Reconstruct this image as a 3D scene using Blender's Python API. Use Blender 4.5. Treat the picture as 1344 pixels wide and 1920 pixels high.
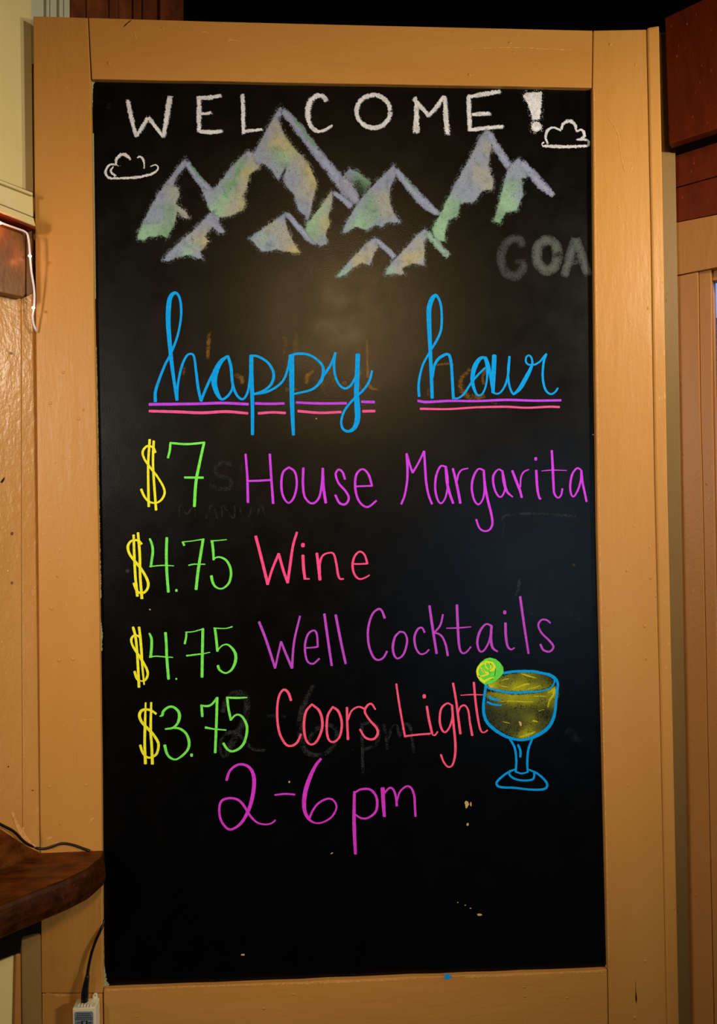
import bpy, bmesh, math, random
from mathutils import Vector, Matrix
random.seed(7)
for o in list(bpy.data.objects): bpy.data.objects.remove(o)
scene = bpy.context.scene
COL = scene.collection

# ------------------------------------------------------------------ camera
F, CX, CY = 1331.0, 672.0, 960.0
YAW, PITCH, ROLL = (math.radians(a) for a in (-2.923, 0.038, 0.945))
MR = Matrix.Rotation(YAW, 3, 'Z') @ Matrix.Rotation(PITCH, 3, 'X') @ Matrix.Rotation(ROLL, 3, 'Y')
CAM = Vector((0.0, -1.135, 1.60))
cd = bpy.data.cameras.new('camera'); co = bpy.data.objects.new('camera', cd); COL.objects.link(co)
cd.sensor_fit = 'HORIZONTAL'; cd.sensor_width = 36.0; cd.lens = 36.0 * F / 1344.0; cd.clip_start = 0.02
cx_, cy_, cz_ = MR.col[0], MR.col[2], -MR.col[1]
co.matrix_world = Matrix(((cx_[0], cy_[0], cz_[0], CAM[0]), (cx_[1], cy_[1], cz_[1], CAM[1]), (cx_[2], cy_[2], cz_[2], CAM[2]), (0, 0, 0, 1)))
scene.camera = co

# ------------------------------------------------------------------ world, lights, exposure
vs = scene.view_settings
scene.display_settings.display_device = 'sRGB'
vs.view_transform = 'Standard'; vs.look = 'None'; vs.gamma = 1.0; vs.exposure = 0.0; vs.use_curve_mapping = False
w = bpy.data.worlds.new('World'); scene.world = w; w.use_nodes = True
bg = w.node_tree.nodes['Background']; bg.inputs[0].default_value = (0.30, 0.48, 1.0, 1); bg.inputs[1].default_value = 1.0

def area(name, loc, aim, size, power, col, shape='DISK', sy=None):
    l = bpy.data.lights.new(name, 'AREA'); l.shape = shape; l.size = size; l.energy = power; l.color = col
    if sy: l.size_y = sy
    o = bpy.data.objects.new(name, l); COL.objects.link(o); o.location = loc
    o.rotation_euler = (Vector(aim) - Vector(loc)).to_track_quat('-Z', 'Y').to_euler()
    return o
def spot(name, loc, aim, half, power, col, r):
    l = bpy.data.lights.new(name, 'SPOT'); l.energy = power; l.color = col; l.spot_size = math.radians(half * 2); l.spot_blend = 1.0; l.shadow_soft_size = r
    o = bpy.data.objects.new(name, l); COL.objects.link(o); o.location = loc
    o.rotation_euler = (Vector(aim) - Vector(loc)).to_track_quat('-Z', 'Y').to_euler()
    return o
spot('lamp_main', (2.78, -1.95, 2.10), (-0.66, 0.0, 1.56), 20, 215, (1.0, 0.91, 0.77), 0.14)
spot('lamp_side', (-1.32, -1.45, 2.0), (0.0, 0.0, 1.52), 28, 80, (1.0, 0.92, 0.80), 0.12)
spot('lamp_amber', (0.13, -2.3, 2.51), (0.0, 0.0, 1.6), 30, 75, (1.0, 0.64, 0.26), 0.13)
area('lamp_counter', (0.93, -0.46, 2.15), (-0.5, -0.05, 1.7), 0.09, 5.0, (1.0, 0.87, 0.66))
area('window_daylight', (1.33, -3.3, 1.28), (0.3, 0.0, 1.4), 0.8, 8, (0.34, 0.66, 1.0), 'RECTANGLE', 1.0)

# ------------------------------------------------------------------ geometry helpers
def ray(px, py): return MR @ Vector(((px - CX) / F, 1.0, -(py - CY) / F))
def hit(px, py, P, N):
    d = ray(px, py); return CAM + d * ((P - CAM).dot(N) / d.dot(N))
YN = Vector((0, -1, 0))
FRONT = Vector((0, -0.008, 0))       # front of the painted frame; the board panel itself is y = 0
def B(px, py, y=0.0): return hit(px, py, Vector((0, y, 0)), YN)
aL, aR = math.radians(52), math.radians(142)
dL, dR = Vector((math.cos(aL), math.sin(aL), 0)), Vector((math.cos(aR), math.sin(aR), 0))
nL, nR = Vector((dL.y, -dL.x, 0)), Vector((-dR.y, dR.x, 0))      # into the room
PL, PR = B(84, 960, 0.035), B(1266, 960, 0.045)
PL.z = PR.z = 0
def Lh(px, py, off=0.0): return hit(px, py, PL + nL * off, nL)
def Lf(px, py, off=0.0): return Lh(px, py, off + 0.020)        # the boarded face stands proud, flush with the frame
def Rh(px, py, off=0.0): return hit(px, py, PR + nR * off, nR)

def link(name, me, mat, parent=None):
    o = bpy.data.objects.new(name, me); COL.objects.link(o)
    if mat:
        for m in (mat if isinstance(mat, (list, tuple)) else [mat]): me.materials.append(m)
    if parent: o.parent = parent
    return o
def tag(o, label=None, cat=None, group=None, kind=None):
    if label: o['label'] = label
    if cat: o['category'] = cat
    if group: o['group'] = group
    if kind: o['kind'] = kind
    return o
def empty(name, loc=(0, 0, 0), parent=None):
    o = bpy.data.objects.new(name, None); COL.objects.link(o); o.empty_display_size = 0.05
    o.location = loc
    if parent: o.parent = parent
    return o
def prism_mesh(name, front, back, bevel=0.0012, seg=2, wob=0.0):
    """solid between two matching outlines"""
    bm = bmesh.new(); n = len(front)
    a = [bm.verts.new(p) for p in front]; b = [bm.verts.new(p) for p in back]
    bm.faces.new(a); bm.faces.new(b[::-1])
    for i in range(n): bm.faces.new((a[i], b[i], b[(i + 1) % n], a[(i + 1) % n]))
    bmesh.ops.recalc_face_normals(bm, faces=bm.faces)
    if bevel: bmesh.ops.bevel(bm, geom=list(bm.edges), offset=bevel, segments=seg, affect='EDGES', profile=0.5)
    me = bpy.data.meshes.new(name); bm.to_mesh(me); bm.free()
    for p in me.polygons: p.use_smooth = False
    return me
def prism(name, pts, hitf, off, thick, nrm, mat, parent=None, bevel=0.0012):
    f = [hitf(x, y, off) for x, y in pts]
    if hitf is Lf: thick += 0.019
    return link(name, prism_mesh(name, f, [p - nrm * thick for p in f], bevel), mat, parent)
def frame_piece(name, pts, mat, parent, y=-0.008, thick=0.026, bevel=0.0012):
    f = [B(x, yy, y) for x, yy in pts]
    return link(name, prism_mesh(name, f, [p - YN * thick for p in f], bevel), mat, parent)
def catmull(pts, step=2.0):
    """pts: tuples (x,y,w); a repeated point makes a corner"""
    if len(pts) == 2:
        return list(pts)
    out = []
    for i in range(len(pts) - 1):
        p0 = pts[i - 1] if i else tuple(2 * a - b for a, b in zip(pts[0], pts[1]))
        p1, p2 = pts[i], pts[i + 1]
        p3 = pts[i + 2] if i + 2 < len(pts) else tuple(2 * a - b for a, b in zip(p2, p1))
        d = math.hypot(p2[0] - p1[0], p2[1] - p1[1]); n = max(2, int(d / step))
        for k in range(n):
            t = k / n
            out.append(tuple(0.5 * (2 * b + (c - a) * t + (2 * a - 5 * b + 4 * c - e) * t * t + (3 * b - a - 3 * c + e) * t ** 3) for a, b, c, e in zip(p0, p1, p2, p3)))
    out.append(pts[-1]); return out
def tube(name, pts, r, mat, parent=None, n=8):
    """pts are 3-D points; r a radius or a list of radii"""
    P = catmull([tuple(p) for p in pts], 0.004); m = len(P)
    rr = [r] * m if not isinstance(r, (list, tuple)) else [r[0] + (r[-1] - r[0]) * 0 + _lerp(r, i / (m - 1)) - r[0] for i in range(m)]
    bm = bmesh.new(); rings = []; up = Vector((0.3, -1, 0.2)).normalized()
    for i in range(m):
        p = Vector(P[i]); t = (Vector(P[min(i + 1, m - 1)]) - Vector(P[max(i - 1, 0)])).normalized()
        u = t.cross(up).normalized(); v = u.cross(t)
        rings.append([bm.verts.new(p + (u * math.cos(2 * math.pi * k / n) + v * math.sin(2 * math.pi * k / n)) * rr[i]) for k in range(n)])
    for a, b in zip(rings, rings[1:]):
        for k in range(n): bm.faces.new((a[k], a[(k + 1) % n], b[(k + 1) % n], b[k]))
    bm.faces.new(rings[0]); bm.faces.new(rings[-1][::-1])
    bmesh.ops.recalc_face_normals(bm, faces=bm.faces)
    me = bpy.data.meshes.new(name); bm.to_mesh(me); bm.free()
    for p in me.polygons: p.use_smooth = True
    return link(name, me, mat, parent)
def _lerp(r, t):
    x = t * (len(r) - 1); i = min(int(x), len(r) - 2); return r[i] + (r[i + 1] - r[i]) * (x - i)

# ------------------------------------------------------------------ materials
def lin(c):
    return tuple(((v / 255) / 12.92 if v / 255 <= 0.04045 else ((v / 255 + 0.055) / 1.055) ** 2.4) for v in c)
class NT:
    def __init__(s, name):
        s.m = bpy.data.materials.new(name); s.m.use_nodes = True; s.t = s.m.node_tree; s.b = s.t.nodes['Principled BSDF']
    def n(s, typ, **kw):
        x = s.t.nodes.new(typ)
        for k, v in kw.items(): setattr(x, k, v)
        return x
    def l(s, a, b): s.t.links.new(a, b)
    def coord(s, scale=(1, 1, 1)):
        g = s.n('ShaderNodeNewGeometry'); mp = s.n('ShaderNodeMapping'); mp.inputs['Scale'].default_value = scale
        s.l(g.outputs['Position'], mp.inputs['Vector']); return mp.outputs[0]
    def noise(s, vec, scale, detail=3, rough=0.55):
        x = s.n('ShaderNodeTexNoise'); x.inputs['Scale'].default_value = scale; x.inputs['Detail'].default_value = detail
        x.inputs['Roughness'].default_value = rough; s.l(vec, x.inputs['Vector']); return x.outputs['Fac']
    def ramp(s, fac, stops):
        x = s.n('ShaderNodeValToRGB'); e = x.color_ramp.elements
        while len(e) < len(stops): e.new(0.5)
        for k, (p, c) in enumerate(stops):
            e[k].position = p; e[k].color = (*(c if isinstance(c, (tuple, list)) else (c, c, c)), 1)
        s.l(fac, x.inputs[0]); return x.outputs[0]
    def math(s, op, a, b=None):
        x = s.n('ShaderNodeMath', operation=op)
        for i, v in enumerate((a, b)):
            if v is None: continue
            if isinstance(v, (int, float)): x.inputs[i].default_value = v
            else: s.l(v, x.inputs[i])
        return x.outputs[0]
    def mixc(s, fac, a, b):
        x = s.n('ShaderNodeMix', data_type='RGBA')
        for i, v in ((0, fac), (6, a), (7, b)):
            if isinstance(v, (int, float)): x.inputs[i].default_value = v
            elif isinstance(v, tuple): x.inputs[i].default_value = (*v, 1)
            else: s.l(v, x.inputs[i])
        return x.outputs[2]
    def bump(s, h, strength=0.3, dist=0.001, prev=None):
        x = s.n('ShaderNodeBump'); x.inputs['Strength'].default_value = strength; x.inputs['Distance'].default_value = dist
        s.l(h, x.inputs['Height'])
        if prev: s.l(prev, x.inputs['Normal'])
        return x.outputs[0]
    def set(s, **kw):
        for k, v in kw.items():
            i = s.b.inputs[k.replace('_', ' ')]
            if isinstance(v, (int, float)): i.default_value = v
            elif isinstance(v, tuple): i.default_value = (*v, 1)
            else: s.l(v, i)
        return s.m
def plain(name, col, rough=0.5, spec=0.5, metal=0.0, vary=0.12, scale=60):
    t = NT(name); c = t.coord(); n = t.noise(c, scale, 4)
    d = tuple(v * (1 - vary) for v in col); u = tuple(min(1, v * (1 + vary)) for v in col)
    return t.set(Base_Color=t.ramp(n, [(0.3, d), (0.7, u)]), Roughness=rough, Specular_IOR_Level=spec, Metallic=metal)
def gloss_paint(name, col, rough, stretch, fleck=0.35, bumps=0.5, spec=0.3):
    """thick old brushed paint: streaks along the board, nibs, light flecks for scratches and painted-in glints"""
    t = NT(name); g = t.coord(); st = t.coord(stretch)
    big = t.noise(t.coord(tuple(min(1, v) for v in stretch)), 7, 4)
    base = t.ramp(big, [(0.25, tuple(v * f for v, f in zip(col, (0.90, 0.86, 0.74)))), (0.55, col), (0.8, tuple(min(1, v * f) for v, f in zip(col, (1.04, 1.08, 1.35))))])
    vor = t.n('ShaderNodeTexVoronoi', feature='F1'); vor.inputs['Scale'].default_value = 55; t.l(t.coord(tuple(0.45 + 0.55 * v for v in stretch)), vor.inputs['Vector'])
    spot = t.ramp(vor.outputs['Distance'], [(0.0, 1.0), (0.10, 0.0)])
    keep = t.ramp(t.noise(g, 9, 2), [(0.50, 0.0), (0.62, 1.0)])
    nib = t.math('MULTIPLY', spot, keep)
    scr_glint = t.ramp(t.noise(t.coord((1.4, 1.4, 0.5)), 95, 3, 0.6), [(0.70, 0.0), (0.74, 1.0)])
    fl = t.math('MULTIPLY', scr_glint, fleck)
    base = t.mixc(fl, base, tuple(min(1, v * 1.25 + 0.12) for v in col))
    h1 = t.noise(st, 70, 3); h2 = t.noise(g, 210, 3)
    n1 = t.bump(h1, bumps, 0.0016); n2 = t.bump(h2, bumps * 0.8, 0.0006, n1); n3 = t.bump(nib, 0.9, 0.0014, n2)
    return t.set(Base_Color=base, Roughness=rough, Specular_IOR_Level=spec, Normal=n3)
VERT, HORI = (1.0, 1.0, 0.18), (0.18, 1.0, 1.0)
TAN = (0.49, 0.235, 0.052)
M_stile = gloss_paint('tan_paint_vertical', TAN, 0.42, VERT)
M_rail = gloss_paint('tan_paint_horizontal', TAN, 0.40, HORI)
M_wallpaint = gloss_paint('glossy_tan_wall_paint', (0.52, 0.26, 0.068), 0.26, (1, 1, 0.5), 0.25, 0.75, 0.5)
M_case = gloss_paint('shaded_tan_casing_paint', (0.36, 0.155, 0.038), 0.42, VERT)  # tan for the casing, its shade darkened into the base colour
M_olive_shade = gloss_paint('olive_shaded_tan_paint', (0.21, 0.13, 0.042), 0.5, VERT, 0.1, 0.3, 0.15)  # tan with recess shade put into it as a darker olive
M_cream = gloss_paint('cream_paint', (0.60, 0.50, 0.22), 0.5, VERT, 0.05, 0.2)
M_white = gloss_paint('pale_grey_trim_paint', (0.42, 0.42, 0.30), 0.5, VERT, 0.05, 0.2)
def wood(name, dark, light, rough, stretch, scale=40, speck=0.0, bmp=0.4, spec=0.15):
    t = NT(name); st = t.coord(stretch); n = t.noise(st, scale, 5, 0.65)
    c = t.ramp(n, [(0.3, dark), (0.7, light)])
    if speck:
        s = t.ramp(t.noise(t.coord((1.6, 1.6, 0.6)), 150, 2), [(0.69, 0.0), (0.74, 1.0)])
        c = t.mixc(t.math('MULTIPLY', s, speck), c, (0.36, 0.12, 0.04))
    return t.set(Base_Color=c, Roughness=rough, Specular_IOR_Level=spec, Normal=t.bump(t.noise(st, scale * 2, 3), bmp, 0.001))
M_red = wood('red_brown_plank_paint', (0.080, 0.010, 0.0008), (0.125, 0.016, 0.0012), 0.42, (1, 1, 0.3), 60, 0.6)
M_redraw = wood('rough_red_brown_wood', (0.05, 0.010, 0.002), (0.15, 0.034, 0.006), 0.6, (0.6, 0.6, 0.25), 60, 0.0, 0.9)
M_block = wood('amber_wood_block', (0.10, 0.036, 0.005), (0.20, 0.085, 0.014), 0.33, (1, 1, 0.4), 50, 0.1, 0.6, 0.3)
M_shelf = wood('dark_stained_shelf_wood', (0.030, 0.0065, 0.0012), (0.14, 0.040, 0.006), 0.34, (0.35, 1, 1), 55, 0.06, 0.6, 0.05)
M_shelfedge = wood('dark_worn_shelf_edge', (0.012, 0.003, 0.0007), (0.055, 0.014, 0.0025), 0.4, (0.6, 1, 1), 70, 0.12, 0.8, 0.05)  # sides darker than the shelf top, with paler worn specks
M_black = plain('void_black_paint', (0.0005, 0.0005, 0.0005), 0.8, 0.03)  # black for the ceiling and the painted-in dark void
M_darkwood = plain('shadow_black_wood', (0.004, 0.003, 0.002), 0.6, 0.05)  # near-black wood, the shadow under the shelf put into its colour
M_rubber = plain('black_rubber', (0.003, 0.003, 0.004), 0.4, 0.3)
M_plastic = plain('cream_plastic', (0.68, 0.64, 0.46), 0.4, 0.5, vary=0.03)
M_sticker = plain('grey_sticker', (0.16, 0.20, 0.24), 0.5, 0.4, vary=0.1, scale=400)
M_ink = plain('dark_print', (0.015, 0.017, 0.02), 0.6, 0.2)
M_tube = NT('milky_plastic_tube').set(Base_Color=(0.80, 0.76, 0.86), Roughness=0.3, Transmission_Weight=0.15)
M_floor = wood('brown_floor_boards', (0.06, 0.03, 0.012), (0.14, 0.07, 0.03), 0.5, (1, 0.15, 1), 30)
M_roomwall = plain('warm_room_wall', (0.35, 0.22, 0.10), 0.7, 0.3, vary=0.1, scale=4)
def emit(name, col, s):
    t = NT(name); return t.set(Base_Color=(0, 0, 0), Emission_Color=col, Emission_Strength=s)
M_led = emit('warm_led_bulb', (1.0, 0.62, 0.36), 9.0)

# chalkboard paint: near-black, satin, with faint wiped streaks
t = NT('black_chalkboard_paint')
g = t.coord(); wipe = t.noise(t.coord((1, 1, 0.25)), 16, 4, 0.6)
col = t.ramp(wipe, [(0.35, (0.0002, 0.0002, 0.0002)), (0.75, (0.0008, 0.0007, 0.0007))])
rg = t.ramp(t.noise(g, 22, 3), [(0.3, 0.29), (0.7, 0.36)])
M_board = t.set(Base_Color=col, Roughness=rg, Specular_IOR_Level=0.20, Normal=t.bump(t.noise(g, 420, 3), 0.22, 0.0006))

def marker(name, rgb, gain=1.12):
    t = NT('marker_' + name); c = lin(rgb); c = tuple(min(0.97, v * gain) for v in c)
    n = t.noise(t.coord(), 190, 3, 0.6)
    return t.set(Base_Color=t.ramp(n, [(0.32, tuple(v * 0.80 for v in c)), (0.60, c), (0.80, tuple(min(0.97, v * 1.08) for v in c))]), Roughness=0.6, Specular_IOR_Level=0.08)
def chalk(name, soft=0.55, grain=560, top=1.0):
    """dusty chalk: colour and coverage come from what was drawn, broken up by the board's grain"""
    t = NT(name)
    a = t.n('ShaderNodeAttribute', attribute_name='col'); c = t.n('ShaderNodeAttribute', attribute_name='cov')
    g = t.coord(); n1 = t.noise(g, grain, 2, 0.7); n2 = t.noise(g, grain * 0.16, 3, 0.6)
    nn = t.math('ADD', t.math('MULTIPLY', n1, 0.55), t.math('MULTIPLY', n2, 0.45))
    x = t.math('SUBTRACT', t.math('MULTIPLY', c.outputs['Fac'], 1.2), t.math('ADD', t.math('MULTIPLY', t.math('SUBTRACT', nn, 0.5), 4.2), 0.5))
    al = t.n('ShaderNodeMapRange'); al.inputs['From Min'].default_value = -soft * 0.5; al.inputs['From Max'].default_value = soft * 0.5
    al.inputs['To Max'].default_value = top; t.l(x, al.inputs['Value'])
    sh = t.ramp(t.math('ADD', t.math('MULTIPLY', n2, 0.6), t.math('MULTIPLY', n1, 0.4)), [(0.36, 0.50), (0.62, 1.0)])
    mm = t.n('ShaderNodeMix', data_type='RGBA', blend_type='MULTIPLY'); mm.inputs[0].default_value = 1
    t.l(a.outputs['Color'], mm.inputs[6]); t.l(sh, mm.inputs[7])
    edge = t.math('MULTIPLY', al.outputs[0], t.ramp(c.outputs['Fac'], [(0.0, 0.0), (0.06, 1.0)]))
    return t.set(Base_Color=mm.outputs[2], Roughness=0.95, Specular_IOR_Level=0.1, Alpha=edge)
M_chalk = chalk('white_chalk', 0.40)
M_soft = chalk('soft_blended_chalk', 0.75, 520)
M_ochre = chalk('ochre_chalk_residue', 1.0, 520, 0.62)
M_ghost = chalk('wiped_chalk_residue', 1.1, 520, 0.36)

# ------------------------------------------------------------------ drawing on the board
Z = [0.0]
def nextz(): Z[0] += 1; return -0.00012 - Z[0] * 0.0000012
class Crop:
    def __init__(s, x, y, k): s.x, s.y, s.k = x, y, k
    def __call__(s, *pts):
        last = 12; out = []
        for p in pts:
            if len(p) > 2: last = p[2]
            out.append((s.x + p[0] / s.k, s.y + p[1] / s.k, last / s.k))
        return out
A_ = Crop(180, 150, 2.8); B_ = Crop(640, 150, 2.8); C_ = Crop(260, 520, 2.8); D_ = Crop(760, 520, 3.7333)
E_ = Crop(220, 800, 2.688); F_ = Crop(720, 800, 3.36); G_ = Crop(220, 1130, 2.688); H_ = Crop(660, 1100, 3.0545)
I_ = Crop(380, 1400, 2.5846); J_ = Crop(880, 1220, 7.4667); K_ = Crop(230, 990, 6.109); L_ = Crop(230, 1160, 6.109)
N_ = Crop(240, 1290, 5.6); P_ = Crop(0, 0, 1)
PXM = 0.000853     # metres per photo pixel on the board
SPLIT = ('chalk_residue', 'old_paint_edge', 'underline', 'cloud_stroke')
def ribbons(name, strokes, mat, parent, colour=None, cov=1.0, label=None, soft=False, jit=0.0):
    """each stroke: list of (px,py,width px) -> a band of paint or chalk lying on the board"""
    if name in SPLIT and len(strokes) > 1:
        for s in strokes: o = ribbons(name, [s], mat, parent, colour, cov, label, soft, jit)
        return o
    vs_, fs, cols, covs = [], [], [], []
    across = (-1.4, -0.8, 0.0, 0.8, 1.4) if soft else (-1.0, 1.0)
    cv = (0.0, 0.62, 1.0, 0.62, 0.0) if soft else (1.0, 1.0)
    for s in strokes:
        y = nextz(); P = catmull(s, 2.0); m = len(P); k0 = len(vs_); na = len(across); arc = [0.0]
        if mat in (M_ghost, M_ochre): y = -0.00003 - Z[0] * 0.00000002
        for a, b in zip(P, P[1:]): arc.append(arc[-1] + math.hypot(b[0] - a[0], b[1] - a[1]))
        for i in range(m):
            a, b = P[max(i - 1, 0)], P[min(i + 1, m - 1)]
            tx, ty = b[0] - a[0], b[1] - a[1]; d = math.hypot(tx, ty) or 1e-6; nx, ny = -ty / d, tx / d
            hw = max(0.4, P[i][2] * 0.5) * (1 + random.uniform(-jit, jit))
            for q, u in enumerate(across):
                vs_.append(B(P[i][0] + nx * u * hw, P[i][1] + ny * u * hw, y - (0 if soft else i * 4e-7)))
                e = min(1.0, 0.3 + 0.7 * min(arc[i], arc[-1] - arc[i]) / (P[i][2] * 0.5 + 0.1)) if soft else 1.0
                covs.append(cv[q] * cov * e)
        for i in range(m - 1):
            for q in range(na - 1):
                v = k0 + i * na + q; fs.append((v, v + 1, v + 1 + na, v + na))
        if not soft and m > 1:                       # rounded tips of the marker nib
            for i, sg in ((0, -1), (m - 1, 1)):
                a, b = (P[0], P[1]) if i == 0 else (P[-2], P[-1])
                tx, ty = b[0] - a[0], b[1] - a[1]; d = math.hypot(tx, ty) or 1e-6; tx, ty = tx / d * sg, ty / d * sg
                c = P[i]; r = max(0.4, c[2] * 0.5); base = len(vs_); ring = [k0 + i * 2, k0 + i * 2 + 1]
                for ang in (-50, 0, 50):
                    ca, sa = math.cos(math.radians(ang)), math.sin(math.radians(ang)); nx, ny = -ty, tx
                    vs_.append(B(c[0] + (tx * ca * 0.45 + nx * sa) * r, c[1] + (ty * ca * 0.45 + ny * sa) * r, y)); covs.append(1.0)
                f = [ring[0], base + 0, base + 1, base + 2, ring[1]] if sg < 0 else [ring[1], base + 2, base + 1, base, ring[0]]
                if sg < 0: f = [ring[0], base + 2, base + 1, base, ring[1]]
                else: f = [ring[0], base, base + 1, base + 2, ring[1]]
                fs.append(tuple(f))
    me = bpy.data.meshes.new(name); me.from_pydata(vs_, [], fs)
    if colour is not None:
        ca = me.attributes.new('col', 'FLOAT_COLOR', 'POINT'); c = lin(colour)
        for i in range(len(vs_)): ca.data[i].color = (*c, 1)
        va = me.attributes.new('cov', 'FLOAT', 'POINT')
        for i in range(len(vs_)): va.data[i].value = covs[i]
    fix_normals(me)
    o = link(name, me, mat, parent)
    if label: o['label'] = label
    return o
def fix_normals(me):
    bm = bmesh.new(); bm.from_mesh(me); bm.normal_update()
    bad = [f for f in bm.faces if f.normal.y > 0]
    if bad: bmesh.ops.reverse_faces(bm, faces=bad)
    bm.to_mesh(me); bm.free()
def blob(cx, cy, rx, ry, n=12, rot=0.0):
    c, s = math.cos(rot), math.sin(rot)
    return [(cx + rx * math.cos(a) * c - ry * math.sin(a) * s, cy + rx * math.cos(a) * s + ry * math.sin(a) * c) for a in (2 * math.pi * k / n for k in range(n))]
def patch(name, polys, mat, parent, label=None, y=None):
    if len(polys) > 1:
        for p in polys: o = patch(name, [p], mat, parent, label, y)
        return o
    vs_, fs = [], []
    for p in polys:
        yy = nextz() if y is None else y; k = len(vs_)
        vs_ += [B(a[0], a[1], yy) for a in p]; fs.append(tuple(range(k, k + len(p))))
    me = bpy.data.meshes.new(name); me.from_pydata(vs_, [], fs); fix_normals(me)
    o = link(name, me, mat, parent)
    if label: o['label'] = label
    return o
def inside(x, y, P):
    r = False; j = len(P) - 1
    for i in range(len(P)):
        if (P[i][1] > y) != (P[j][1] > y) and x < (P[j][0] - P[i][0]) * (y - P[i][1]) / (P[j][1] - P[i][1]) + P[i][0]: r = not r
        j = i
    return r
def edged(x, y, P):
    b = 1e9
    for i in range(len(P)):
        ax, ay = P[i - 1][:2]; bx, by = P[i][:2]; dx, dy = bx - ax, by - ay
        t = max(0, min(1, ((x - ax) * dx + (y - ay) * dy) / (dx * dx + dy * dy + 1e-9)))
        b = min(b, math.hypot(x - ax - dx * t, y - ay - dy * t))
    return b
def region(name, crop, poly, seeds, parent, label=None, step=2.2, base=(152, 160, 182), mat=None, power=3.0, cov0=0.85):
    """a rubbed-in area of chalk; seeds are (x, y, rgb[, coverage])"""
    P = [(p[0], p[1]) for p in crop(*[(a, b, 1) for a, b in poly])]
    S = [(crop.x + s[0] / crop.k, crop.y + s[1] / crop.k, lin(s[2]), s[3] if len(s) > 3 else cov0) for s in seeds]
    bl = lin(base); y = nextz(); x0, x1 = min(p[0] for p in P) - 8, max(p[0] for p in P) + 8; y0, y1 = min(p[1] for p in P) - 8, max(p[1] for p in P) + 8
    nx, ny = int((x1 - x0) / step) + 1, int((y1 - y0) / step) + 1
    vid, vs_, fs, cols, covs = {}, [], [], [], []
    def sd(x, yy):
        d = edged(x, yy, P); return d if inside(x, yy, P) else -d
    D = [[sd(x0 + i * step, y0 + j * step) for i in range(nx + 1)] for j in range(ny + 1)]
    def vert(i, j):
        if (i, j) in vid: return vid[(i, j)]
        x, yy = x0 + i * step, y0 + j * step; d = D[j][i]
        W = 0.02; c = [v * W for v in bl]; cv = cov0 * W
        for sx, sy, sc, sv in S:
            w_ = 1.0 / (1 + (math.hypot(x - sx, yy - sy) / 11.0) ** power); W += w_; cv += sv * w_
            for q in range(3): c[q] += sc[q] * w_
        vid[(i, j)] = len(vs_); vs_.append(B(x, yy, y)); cols.append([v / W for v in c])
        e = max(0.0, min(1.0, (d + 2.4) / 4.4), 0.20 * (1 + d / 7.0)); covs.append(e * cv / W)
        return vid[(i, j)]
    for j in range(ny):
        for i in range(nx):
            if max(D[j][i], D[j][i + 1], D[j + 1][i], D[j + 1][i + 1]) > -7:
                fs.append((vert(i, j), vert(i + 1, j), vert(i + 1, j + 1), vert(i, j + 1)))
    me = bpy.data.meshes.new(name); me.from_pydata(vs_, [], fs)
    me.attributes.new('col', 'FLOAT_COLOR', 'POINT'); me.attributes.new('cov', 'FLOAT', 'POINT')
    ca, va = me.attributes['col'], me.attributes['cov']
    for i in range(len(vs_)): ca.data[i].color = (*cols[i], 1); va.data[i].value = covs[i]
    fix_normals(me)
    o = link(name, me, mat or M_soft, parent)
    if label: o['label'] = label
    return o

# ================================================================== THE SETTING
def quad_wall(name, pts, mat, parent=None):
    me = bpy.data.meshes.new(name); me.from_pydata(pts, [], [tuple(range(len(pts)))]); o = link(name, me, mat, parent)
    return o if parent else tag(o, kind='structure')
# corner of the two room walls behind the board
den = dL.x * dR.y - dL.y * dR.x; df = PR - PL
tc = (df.x * dR.y - df.y * dR.x) / den
CORN = PL + dL * tc
ROOM, HT = 4.2, 3.3
FL, FR = CORN - dL * ROOM, CORN - dR * ROOM
FF = CORN - dL * ROOM - dR * ROOM
up = Vector((0, 0, HT))
def slab(name, pts, nrm, thick, mat, parent=None):
    o = link(name, prism_mesh(name, pts, [p - nrm * thick for p in pts], 0), mat, parent)
    return o if parent else tag(o, kind='structure')
o = slab('wall_left', [FL, CORN, CORN + up, FL + up], nL, 0.10, M_wallpaint); o['label'] = 'glossy tan painted wall beside the chalkboard'
quads = [FL, FR, FF]
slab('floor', [CORN, FL, FF, FR], Vector((0, 0, 1)), 0.1, M_floor)
slab('ceiling', [CORN + up, FL + up, FF + up, FR + up], Vector((0, 0, -1)), 0.1, M_black)
slab('wall_back', [FL, FF, FF + up, FL + up], -dL * -1, 0.1, M_roomwall)
slab('wall_front', [FR, FF, FF + up, FR + up], -dR * -1, 0.1, M_roomwall)
# right wall with a window opening
wtop = Rh(1336, 522, 0); s0 = (wtop - PR).dot(-dR)
def RW(s, z): return Vector((PR.x, PR.y, 0)) - dR * s + Vector((0, 0, z))
sC = -(CORN - PR).dot(dR); sE = (FR - PR).dot(-dR)
zt, zb, s1 = wtop.z, 0.55, s0 + 0.75
bm = bmesh.new()
for (a, b, c, d_) in ((sC, s0, 0, HT), (s1, sE, 0, HT), (s0, s1, 0, zb), (s0, s1, zt, HT)):
    f = [RW(a, c), RW(b, c), RW(b, d_), RW(a, d_)]
    va = [bm.verts.new(p) for p in f]; vb = [bm.verts.new(p - nR * 0.03) for p in f]
    bm.faces.new(va); bm.faces.new(vb[::-1])
    for i in range(4): bm.faces.new((va[i], vb[i], vb[(i + 1) % 4], va[(i + 1) % 4]))
bmesh.ops.recalc_face_normals(bm, faces=bm.faces)
me = bpy.data.meshes.new('wall_right'); bm.to_mesh(me); bm.free()
WR = tag(link('wall_right', me, M_case), 'wall with painted casing and red brown planks beside the chalkboard', kind='structure')
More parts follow.
